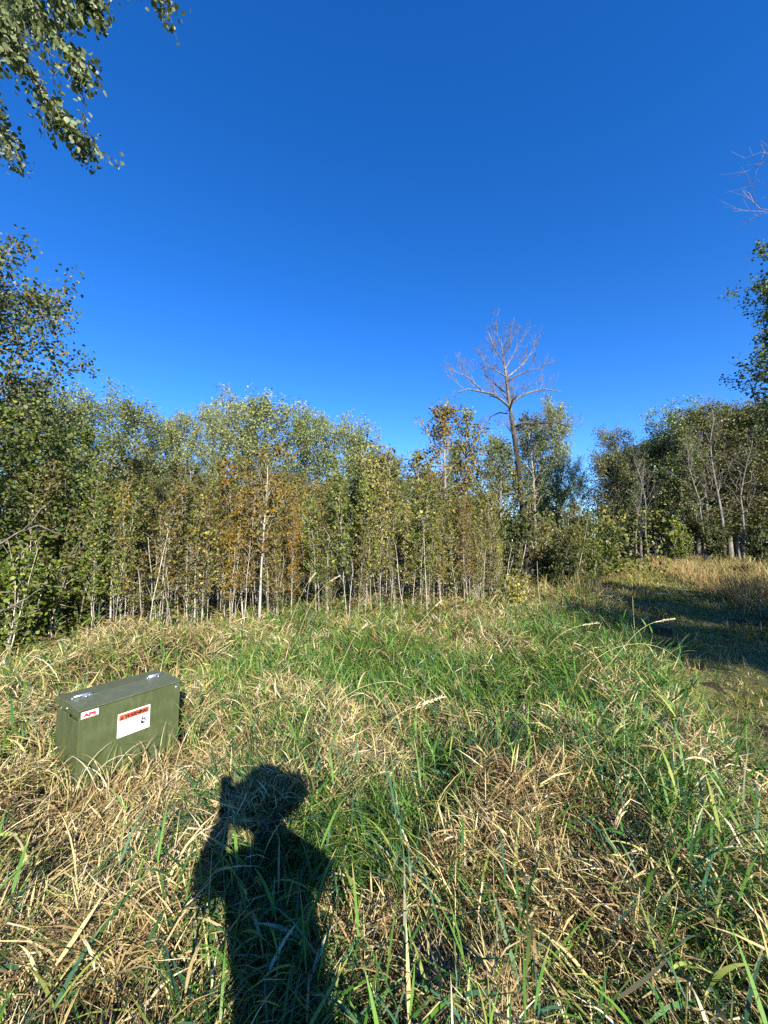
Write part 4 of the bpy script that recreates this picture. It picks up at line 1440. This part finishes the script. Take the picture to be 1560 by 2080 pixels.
M_PAINT = plain_mat('olive_green_paint', (0.052, 0.069, 0.026), 0.40, 0, .5, noise=.16, nscale=14, bump=.25)
_nt = M_PAINT.node_tree
_b = _nt.nodes['Principled BSDF']
_src = _b.inputs['Base Color'].links[0].from_socket
_tc = _nt.nodes.new('ShaderNodeTexCoord')
_mp = _nt.nodes.new('ShaderNodeMapping'); _mp.inputs['Scale'].default_value = (6, 6, 2.2)
_n = _nt.nodes.new('ShaderNodeTexNoise'); _n.inputs['Scale'].default_value = 3.2; _n.inputs['Detail'].default_value = 10; _n.inputs['Roughness'].default_value = .72
_cr = _nt.nodes.new('ShaderNodeValToRGB'); _cr.color_ramp.elements[0].position = .46; _cr.color_ramp.elements[1].position = .78
_cr.color_ramp.elements[1].color = (.28, .28, .28, 1)
_ge = _nt.nodes.new('ShaderNodeNewGeometry'); _sp = _nt.nodes.new('ShaderNodeSeparateXYZ')
_ad = _nt.nodes.new('ShaderNodeMath'); _ad.operation = 'MULTIPLY_ADD'; _ad.inputs[1].default_value = .16  # dust from noise, plus upward faces coloured paler like a sunlit lid
_mx = _nt.nodes.new('ShaderNodeMix'); _mx.data_type = 'RGBA'; _mx.inputs['B'].default_value = (.20, .19, .15, 1)
_nt.links.new(_tc.outputs['Object'], _mp.inputs[0]); _nt.links.new(_mp.outputs[0], _n.inputs['Vector']); _nt.links.new(_n.outputs['Fac'], _cr.inputs[0])
_nt.links.new(_ge.outputs['Normal'], _sp.inputs[0]); _nt.links.new(_sp.outputs['Z'], _ad.inputs[0]); _nt.links.new(_cr.outputs['Color'], _ad.inputs[2])
_cl = _nt.nodes.new('ShaderNodeClamp'); _nt.links.new(_ad.outputs[0], _cl.inputs[0])
_nt.links.new(_cl.outputs[0], _mx.inputs['Factor']); _nt.links.new(_src, _mx.inputs['A']); _nt.links.new(_mx.outputs['Result'], _b.inputs['Base Color'])
M_STEEL = plain_mat('galvanised_steel', (0.42, 0.45, 0.52), 0.38, .75, .5, noise=.15, nscale=60)
M_WHITE = plain_mat('white_vinyl', (0.78, 0.78, 0.76), 0.45)
M_RED = plain_mat('orange_red_print', (0.72, 0.075, 0.03), 0.45)
M_CRIM = plain_mat('crimson_print', (0.42, 0.02, 0.045), 0.45)
M_BLACK = plain_mat('black_print', (0.015, 0.012, 0.012), 0.5)
M_GREYP = plain_mat('grey_print', (0.30, 0.31, 0.33), 0.5)
M_CONC = plain_mat('dark_pad', (0.05, 0.05, 0.045), 0.9, noise=.2)


def text_mesh(name, s, size, x, z, y, mat, parent, width=None, bold=0.0, shear=0.0):
    cu = bpy.data.curves.new(name, 'FONT')
    cu.body = s
    cu.size = size
    cu.offset = bold
    cu.shear = shear
    cu.resolution_u = 3
    tmp = bpy.data.objects.new(name, cu)
    COL.objects.link(tmp)
    bpy.context.view_layer.update()
    me = bpy.data.meshes.new_from_object(tmp.evaluated_get(bpy.context.evaluated_depsgraph_get()))
    bpy.data.objects.remove(tmp)
    me.name = name
    n = len(me.vertices)
    co = np.zeros(n * 3); me.vertices.foreach_get('co', co); co = co.reshape(-1, 3)
    w = co[:, 0].max() - co[:, 0].min()
    k = (width / w) if width else 1
    out = np.stack([(co[:, 0] - co[:, 0].min()) * k + x, np.full(n, y), co[:, 1] + z], 1)
    me.vertices.foreach_set('co', out.ravel())
    me.update()
    me.materials.clear()
    me.materials.append(mat)
    o = bpy.data.objects.new(name, me)
    COL.objects.link(o)
    o.parent = parent
    return o


def cabinet():
    L, D, HT = .64, .385, .545
    r = empty('utility_cabinet', (BOX0[0], BOX0[1], 0.0), BA)
    tag(r, 'low olive green metal utility cabinet with warning sticker, half sunk in the straw', 'utility box')
    box_mesh('plinth', -.015, L + .015, -.012, D + .015, -.08, .03, M_CONC, r, .006)
    box_mesh('body', .030, L - .004, .012, D - .004, .03, HT - .014, M_PAINT, r, .004)
    # front door: a folded sheet that wraps the corner
    poly_mesh('front_panel', [(0, 0, .035), (L, 0, .035), (L, 0, HT - .004), (0, 0, HT - .004), (0, .014, .035), (L, .014, .035), (L, .014, HT - .004), (0, .014, HT - .004)],
              [(0, 1, 2, 3), (5, 4, 7, 6), (0, 3, 7, 4), (1, 5, 6, 2), (3, 2, 6, 7), (0, 4, 5, 1)], M_PAINT, r, .003)
    for s_, (xa, xb) in enumerate(((0, .0078), (L - .0038, L + .002))):
        box_mesh('side_panel', xa, xb, .0175, .17, .05, HT - .075, M_PAINT, r, .002)
        box_mesh('side_panel', xa + (.003 if s_ == 0 else 0), xb - (.0 if s_ == 0 else .001), .176, D - .006, .05, HT - .062, M_PAINT, r, .002)
        box_mesh('corner_post', xa, xb, .0145, .0172, .05, HT - .045, M_PAINT, r, 0)
    # lid: two slightly pitched leaves with a turned-down rim
    t = .009
    z0 = HT - .003
    def slab(name, ya, yb, za, zb):
        vs = [(-.006, ya, za), (L + .006, ya, za), (L + .006, yb, zb), (-.006, yb, zb)]
        vs += [(x, y, z - t) for x, y, z in vs]
        return poly_mesh(name, vs, [(0, 1, 2, 3), (7, 6, 5, 4), (0, 4, 5, 1), (1, 5, 6, 2), (2, 6, 7, 3), (3, 7, 4, 0)], M_PAINT, r, .003)
    lid = slab('lid', -.008, .196, z0 + .004, z0 + .020)
    rear = slab('lid', .200, D + .008, z0 + .020, z0 + .012)
    for x0 in (-.008, L + .0062):
        k = poly_mesh('lid_rim', [(x0, -.008, z0 + .002), (x0, .196, z0 + .018), (x0, .196, z0 - .030), (x0, -.008, z0 - .036),
                                  (x0 + .0018, -.008, z0 + .002), (x0 + .0018, .196, z0 + .018), (x0 + .0018, .196, z0 - .030), (x0 + .0018, -.008, z0 - .036)],
                      [(0, 1, 2, 3), (7, 6, 5, 4), (0, 4, 5, 1), (1, 5, 6, 2), (2, 6, 7, 3), (3, 7, 4, 0)], M_PAINT, r)
        k.parent = lid
        k2 = poly_mesh('lid_rim', [(x0, .200, z0 + .018), (x0, D + .008, z0 + .010), (x0, D + .008, z0 - .03), (x0, .200, z0 - .026),
                                   (x0 + .0018, .200, z0 + .018), (x0 + .0018, D + .008, z0 + .010), (x0 + .0018, D + .008, z0 - .03), (x0 + .0018, .200, z0 - .026)],
                       [(0, 1, 2, 3), (7, 6, 5, 4), (0, 4, 5, 1), (1, 5, 6, 2), (2, 6, 7, 3), (3, 7, 4, 0)], M_PAINT, r)
        k2.parent = rear
    # hinges
    for hx, flip in ((.085, 0), (.555, 1)):
        h = empty('hinge', (hx, .205, z0 + .0225))
        h.parent = r
        hb = box_mesh('hinge_plate', -.052 + .05 * (1 - flip), .052 - .05 * flip, -.020, .020, -.002, .002, M_STEEL, h, .001)
        W = Wood()
        xs = np.array([-.052, -.0515, .0515, .052])
        W.add(np.stack([xs, np.zeros(4), np.full(4, .008)], 1), [.001, .008, .008, .001], 10)
        W.obj('hinge_pin', M_STEEL, h)
        for bx, by in ((.0 + .035 * (1 - 2 * flip), -.013), (.0 + .035 * (1 - 2 * flip), .014), (-.058, 0.0), (.01, -.026)):
            W = Wood()
            W.add(np.array([(bx, by, -.002), (bx, by, .004), (bx, by, .0055), (bx, by, .006)]), [.005, .005, .003, .0003], 8)
            W.obj('bolt', M_STEEL, h)
    for bx, bz in ((L - .032, HT - .038),):
        W = Wood()
        W.add(np.array([(bx, 0.001, bz), (bx, -.006, bz), (bx, -.008, bz), (bx, -.0085, bz)]), [.0085, .0085, .006, .0004], 10)
        W.obj('bolt', M_STEEL, r)
    for by in (.19,):
        W = Wood()
        W.add(np.array([(-.008, by - .02, HT - .02), (-.013, by - .02, HT - .02), (-.0135, by - .02, HT - .02)]), [.0055, .0055, .0004], 8)
        W.obj('bolt', M_STEEL, r)
    # stickers
    def plate(name, xa, xb, za, zb, y, mat, parent):
        return poly_mesh(name, [(xa, y, za), (xb, y, za), (xb, y, zb), (xa, y, zb), (xa, y + .0006, za), (xb, y + .0006, za), (xb, y + .0006, zb), (xa, y + .0006, zb)],
                         [(0, 1, 2, 3), (7, 6, 5, 4), (0, 4, 5, 1), (1, 5, 6, 2), (2, 6, 7, 3), (3, 7, 4, 0)], mat, parent)
    n = plate('name_sticker', .009, .103, .487, .529, -.0010, M_WHITE, r)
    n['label'] = 'small white sticker reading APS in crimson'
    text_mesh('lettering', 'APS', .030, .018, .4965, -.0014, M_CRIM, n, width=.074, bold=.0024)
    plate('stripe', .010, .102, .4875, .4905, -.0015, M_CRIM, n)
    w = plate('warning_sticker', .219, .425, .288, .443, -.0010, M_WHITE, r)
    w['label'] = 'white warning sticker with orange red heading'
    plate('heading', .2265, .4165, .396, .4345, -.0015, M_RED, w)
    text_mesh('lettering', 'WARNING', .030, .262, .4045, -.0024, M_BLACK, w, width=.147, bold=.0020, shear=.12)
    poly_mesh('hazard_triangle', [(.231, -.0024, .401), (.256, -.0024, .401), (.2445, -.0024, .429)], [(0, 1, 2)], M_BLACK, w)
    poly_mesh('exclamation_mark', [(.2430, -.0028, .420), (.2455, -.0028, .420), (.2449, -.0028, .4095), (.2436, -.0028, .4095), (.2432, -.0028, .4075), (.2453, -.0028, .4075), (.2453, -.0028, .4045), (.2432, -.0028, .4045)],
              [(0, 3, 2, 1), (4, 7, 6, 5)], M_RED, w)
    # small print, too fine to read: word-long strokes
    rr_ = np.random.default_rng(4)
    vs, fs = [], []
    for z_, xe in ((.382, .292), (.370, .312), (.358, .322)):
        xx = .231
        while xx < xe:
            wl = rr_.uniform(.004, .013)
            i = len(vs)
            vs += [(xx, -.0016, z_), (xx + wl, -.0016, z_), (xx + wl, -.0016, z_ + .0045), (xx, -.0016, z_ + .0045)]
            fs.append((i, i + 1, i + 2, i + 3))
            xx += wl + .0025
    poly_mesh('small_print', vs, fs, M_GREYP, w)
    text_mesh('lettering', 'KEEP OUT!', .0115, .231, .334, -.0018, M_GREYP, w, width=.065, bold=.0003)
    # pictogram: falling figure, bolt and hand strokes
    def stroke(pp, wd):
        vs, fs = [], []
        for (a_, b_) in zip(pp[:-1], pp[1:]):
            a_, b_ = np.array(a_), np.array(b_)
            dd = (b_ - a_) / np.linalg.norm(b_ - a_)
            nn_ = np.array([-dd[1], dd[0]]) * wd
            i = len(vs)
            for q_ in (a_ - nn_ - dd * wd * .4, b_ - nn_ + dd * wd * .4, b_ + nn_ + dd * wd * .4, a_ + nn_ - dd * wd * .4):
                vs.append((q_[0], -.0022 - .0001 * len(fs), q_[1]))
            fs.append((i, i + 1, i + 2, i + 3))
        return vs, fs
    allv, allf = [], []
    for pp, wd in (([(.345, .385), (.357, .374), (.351, .357), (.362, .352)], .0016), ([(.357, .350), (.345, .334), (.334, .320)], .0016), ([(.372, .380), (.374, .362), (.370, .345), (.382, .338)], .0045),
                   ([(.376, .362), (.390, .356), (.398, .342)], .0035), ([(.386, .384), (.392, .374), (.387, .368), (.395, .357)], .0022), ([(.366, .338), (.380, .330), (.392, .336)], .004), ([(.398, .386), (.404, .372)], .0016)):
        v_, f_ = stroke(pp, wd)
        allf += [tuple(i + len(allv) for i in f) for f in f_]
        allv += v_
    poly_mesh('pictogram', allv, allf, M_BLACK, w)


cabinet()

# straw and stalks hanging over the cabinet
rng = np.random.default_rng(91)
A = Acc()
n = 120
aa = rng.uniform(-.12, .74, n)
bb_ = -rng.uniform(.02, .30, n)
left_side = rng.random(n) < .3
aa = np.where(left_side, -rng.uniform(.02, .3, n), aa)
bb_ = np.where(left_side, rng.uniform(-.15, .4, n), bb_)
bb_ = np.where((aa > -.02) & (bb_ > -.3) & (aa < .3), -rng.uniform(.03, .16, n), bb_)
x = BOX0[0] + aa * BEX[0] + bb_ * BEY[0]
y = BOX0[1] + aa * BEX[1] + bb_ * BEY[1]
az = rng.uniform(0, 2 * PI, n)
tall = np.where(aa > .45, 1.25, .85)
V, q, per = blades(np.stack([x, y, H(x, y)], 1), az, rng.uniform(.28, .55, n) * tall, rng.uniform(.003, .008, n), rng.uniform(0.0, .35, n), rng.uniform(.9, 2.5, n), 7, rng.uniform(-.8, .8, n))
A.add(V, q, blade_cols(n, per, STRAW + GREENS[:3], [.2, .15, .25, .05, .02, .1, .1, .05, .1], rng, .15))
o = A.obj('dry_grass', M_STRAW, smooth_shade=True)
tag(o, 'drooping straw growing round the green cabinet', 'dry grass', kind='stuff')


# ------------------------------------------------------------------ single stalks that stand out
M_STALK = plain_mat('stalk_straw', (0.48, 0.42, 0.20), .6, noise=.2, nscale=40)
M_SEED = plain_mat('seed_head', (0.50, 0.43, 0.28), .7, noise=.25, nscale=80)


def stalk(px, label, seed=True, r=.0022, name='grass_stalk', mat=None):
    P = np.array([at(*p_) for p_ in px])
    P[0, 2] = float(H(P[0, 0], P[0, 1]))
    root = empty(name, tuple(P[0]))
    P = P - P[0]
    s = np.linspace(0, len(P) - 1, 14)
    Q = np.array([[np.interp(a_, range(len(P)), P[:, c]) for c in range(3)] for a_ in s])
    for _ in range(3):
        Q[1:-1] = (Q[:-2] + 2 * Q[1:-1] + Q[2:]) / 4
    W = Wood()
    W.add(Q, np.linspace(r, r * .45, 14), 5)
    W.obj('stem', mat or M_STALK, root)
    rg = np.random.default_rng(len(label) * 7)
    if seed:
        i0 = 10
        m = 60
        t = rg.uniform(i0, 13, m)
        C_ = np.array([[np.interp(a_, range(14), Q[:, c]) for c in range(3)] for a_ in t])
        dr = Q[13] - Q[10]
        dr /= np.linalg.norm(dr)
        W2 = Wood()
        for c_ in C_:
            dd = dr + rg.normal(0, .28, 3)
            dd /= np.linalg.norm(dd)
            W2.add(np.array([c_, c_ + dd * .012, c_ + dd * .026]), [.0008, .0024, .0005], 4)
        W2.obj('seed_head', M_SEED, root)
    tag(root, label, 'grass stalk')


stalk([(1190, 1390, 4.1), (1255, 1330, 4.2), (1290, 1285, 4.2), (1325, 1262, 4.25), (1370, 1257, 4.3)], 'arching grass stalk with feathery seed head before the shaded track')
stalk([(1075, 1340, 4.6), (1120, 1300, 4.6), (1165, 1272, 4.6), (1215, 1265, 4.6)], 'low arching seed stalk at the edge of the dark hollow')
stalk([(1130, 1380, 4.0), (1215, 1325, 4.0), (1290, 1302, 4.0), (1350, 1315, 4.0), (1385, 1345, 4.0)], 'long green grass stem curving over the tussock beside the track', seed=False)
stalk([(560, 1330, 4.6), (590, 1260, 4.6), (620, 1190, 4.6), (640, 1165, 4.6)], 'straw stalk leaning right in front of the white stemmed sapling')
stalk([(585, 1290, 5.0), (630, 1225, 5.0), (660, 1185, 5.0), (690, 1170, 5.0)], 'seed stalk leaning right, second from the white stemmed sapling')
stalk([(800, 1330, 4.6), (830, 1290, 4.6), (880, 1235, 4.6), (895, 1222, 4.6)], 'straight straw stalk crossing the bright green patch')
stalk([(660, 1345, 4.0), (720, 1290, 4.1), (745, 1268, 4.1)], 'pale leaning stalk left of the bright green patch')
stalk([(600, 1460, 3.2), (720, 1395, 3.2), (800, 1380, 3.2), (835, 1400, 3.2)], 'thin arching stalk over the straw in the middle of the field', seed=False)
stalk([(690, 1540, 2.6), (800, 1450, 2.6), (900, 1415, 2.6)], 'long pale stalk lying slantwise over the middle straw')
stalk([(880, 1720, 2.0), (830, 1680, 2.0), (770, 1690, 2.0), (715, 1700, 2.0)], 'short seed head bent left over the green clump')
stalk([(1104, 1262, 8.0), (1097, 1230, 8.0), (1093, 1190, 8.0), (1091, 1140, 8.0)], 'upright pale weed stalk before the dark hollow', seed=False, r=.006, name='weed_stalk')
stalk([(1290, 1280, 6.0), (1286, 1240, 6.0), (1285, 1210, 6.0)], 'thin upright stalk in the shade beside the track', seed=False, r=.004, name='weed_stalk')


# ------------------------------------------------------------------ the person taking the picture (casts the shadow)
def person():
    import bmesh
    root = empty('person', (.31, -.34, 0))
    base = Vector((.31, -.34, 0))
    J = {'pelvis': ((0, 0, .96), .125), 'waist': ((0, .0, 1.10), .125), 'chest': ((0, -.01, 1.33), .15), 'neck': ((0, .01, 1.53), .06), 'head1': ((0, .03, 1.63), .088), 'head2': ((0, .03, 1.72), .092), 'top': ((0, .02, 1.78), .06),
         'shL': ((-.15, 0, 1.46), .068), 'elL': ((-.31, .10, 1.33), .07), 'wrL': ((-.29, .24, 1.46), .045), 'paL': ((-.295, .27, 1.51), .034),
         'shR': ((.15, 0, 1.46), .068), 'elR': ((.16, .20, 1.30), .065), 'wrR': ((-.19, .27, 1.48), .05), 'paR': ((-.235, .29, 1.52), .034),
         'hipL': ((-.10, 0, .90), .10), 'knL': ((-.12, .03, .50), .062), 'anL': ((-.13, 0, .10), .045), 'toL': ((-.14, .16, .04), .04),
         'hipR': ((.10, 0, .90), .10), 'knR': ((.12, .03, .50), .062), 'anR': ((.13, 0, .10), .045), 'toR': ((.15, .16, .04), .04)}
    E = [('pelvis', 'waist'), ('waist', 'chest'), ('chest', 'neck'), ('neck', 'head1'), ('head1', 'head2'), ('head2', 'top'), ('chest', 'shL'), ('shL', 'elL'), ('elL', 'wrL'), ('wrL', 'paL'),
         ('chest', 'shR'), ('shR', 'elR'), ('elR', 'wrR'), ('wrR', 'paR'), ('pelvis', 'hipL'), ('hipL', 'knL'), ('knL', 'anL'), ('anL', 'toL'), ('pelvis', 'hipR'), ('hipR', 'knR'), ('knR', 'anR'), ('anR', 'toR')]
    for sd_, sx in (('L', 1), ('R', -1)):
        p = Vector(J['pa' + sd_][0])
        for k in range(4):
            a = p + Vector((sx * .010, .006, .012 * k - .012))
            b = a + Vector((sx * .022, .012, .004))
            c = b + Vector((sx * .016, -.010, .003))
            n0, n1, n2 = f'f{sd_}{k}a', f'f{sd_}{k}b', f'f{sd_}{k}c'
            J[n0], J[n1], J[n2] = (tuple(a), .009), (tuple(b), .008), (tuple(c), .007)
            E += [('pa' + sd_, n0), (n0, n1), (n1, n2)]
        th, th2 = f't{sd_}a', f't{sd_}b'
        J[th] = (tuple(p + Vector((sx * .012, -.012, -.022))), .010)
        J[th2] = (tuple(p + Vector((sx * .036, -.016, -.020))), .008)
        E += [('wr' + sd_, th), (th, th2)]
    names = list(J)
    me = bpy.data.meshes.new('body')
    me.from_pydata([J[k][0] for k in names], [(names.index(a), names.index(b)) for a, b in E], [])
    o = bpy.data.objects.new('body', me)
    COL.objects.link(o)
    o.parent = root
    sk = o.modifiers.new('skin', 'SKIN')
    sv = me.skin_vertices[0].data
    for i, k in enumerate(names):
        r_ = J[k][1]
        sv[i].radius = (r_, r_ * (.78 if k in ('pelvis', 'waist', 'chest') else 1))
        sv[i].use_root = (k == 'pelvis')
    ss = o.modifiers.new('round', 'SUBSURF'); ss.levels = 1; ss.render_levels = 2
    for nm, c in (('jacket_cloth', (.06, .07, .10)), ('denim', (.05, .07, .13)), ('skin_tone', (.45, .28, .20))):
        pass
    me.materials.append(plain_mat('dark_jacket_cloth', (.05, .06, .08), .85, noise=.2))
    tag(root, 'photographer in a dark jacket whose shadow falls on the grass', 'person')
    # hair, and a brimmed hat added to break up the cast shadow's outline
    rgh = np.random.default_rng(5)
    vs, fs = [], []
    for i in range(9):
        for j in range(14):
            th, ph = i / 8 * 1.7, j / 14 * 2 * PI
            vs.append((.104 * math.sin(th) * math.cos(ph), .03 + .108 * math.sin(th) * math.sin(ph) - .012, 1.70 + .112 * math.cos(th)))
    for i in range(8):
        for j in range(14):
            fs.append((i * 14 + j, i * 14 + (j + 1) % 14, (i + 1) * 14 + (j + 1) % 14, (i + 1) * 14 + j))
    poly_mesh('hair', vs, fs, plain_mat('brown_hair', (.05, .03, .02), .7), root)
    hv, hf = [], []
    prof_ = [(.005, 1.835), (.06, 1.83), (.098, 1.80), (.108, 1.755), (.125, 1.735), (.175, 1.722), (.215, 1.70), (.213, 1.694), (.17, 1.712), (.11, 1.72)]
    for i, (r_, z_) in enumerate(prof_):
        for j in range(20):
            a_ = j / 20 * 2 * PI
            hv.append((r_ * math.cos(a_), .025 + r_ * 1.06 * math.sin(a_), z_ + .014 * math.sin(2 * a_ + 1) * (r_ > .15)))
    for i in range(len(prof_) - 1):
        for j in range(20):
            hf.append((i * 20 + j, i * 20 + (j + 1) % 20, (i + 1) * 20 + (j + 1) % 20, (i + 1) * 20 + j))
    poly_mesh('added_hat', hv, hf, plain_mat('khaki_cloth', (.18, .15, .09), .85), root)
    ph = empty('phone', (0.012, -.055, CAMZ))
    box_mesh('phone_body', -.036, .036, -.004, .004, -.10, .05, plain_mat('black_glass', (.01, .01, .01), .15), ph, .003)
    tag(ph, 'black phone held up by the photographer', 'phone')


person()
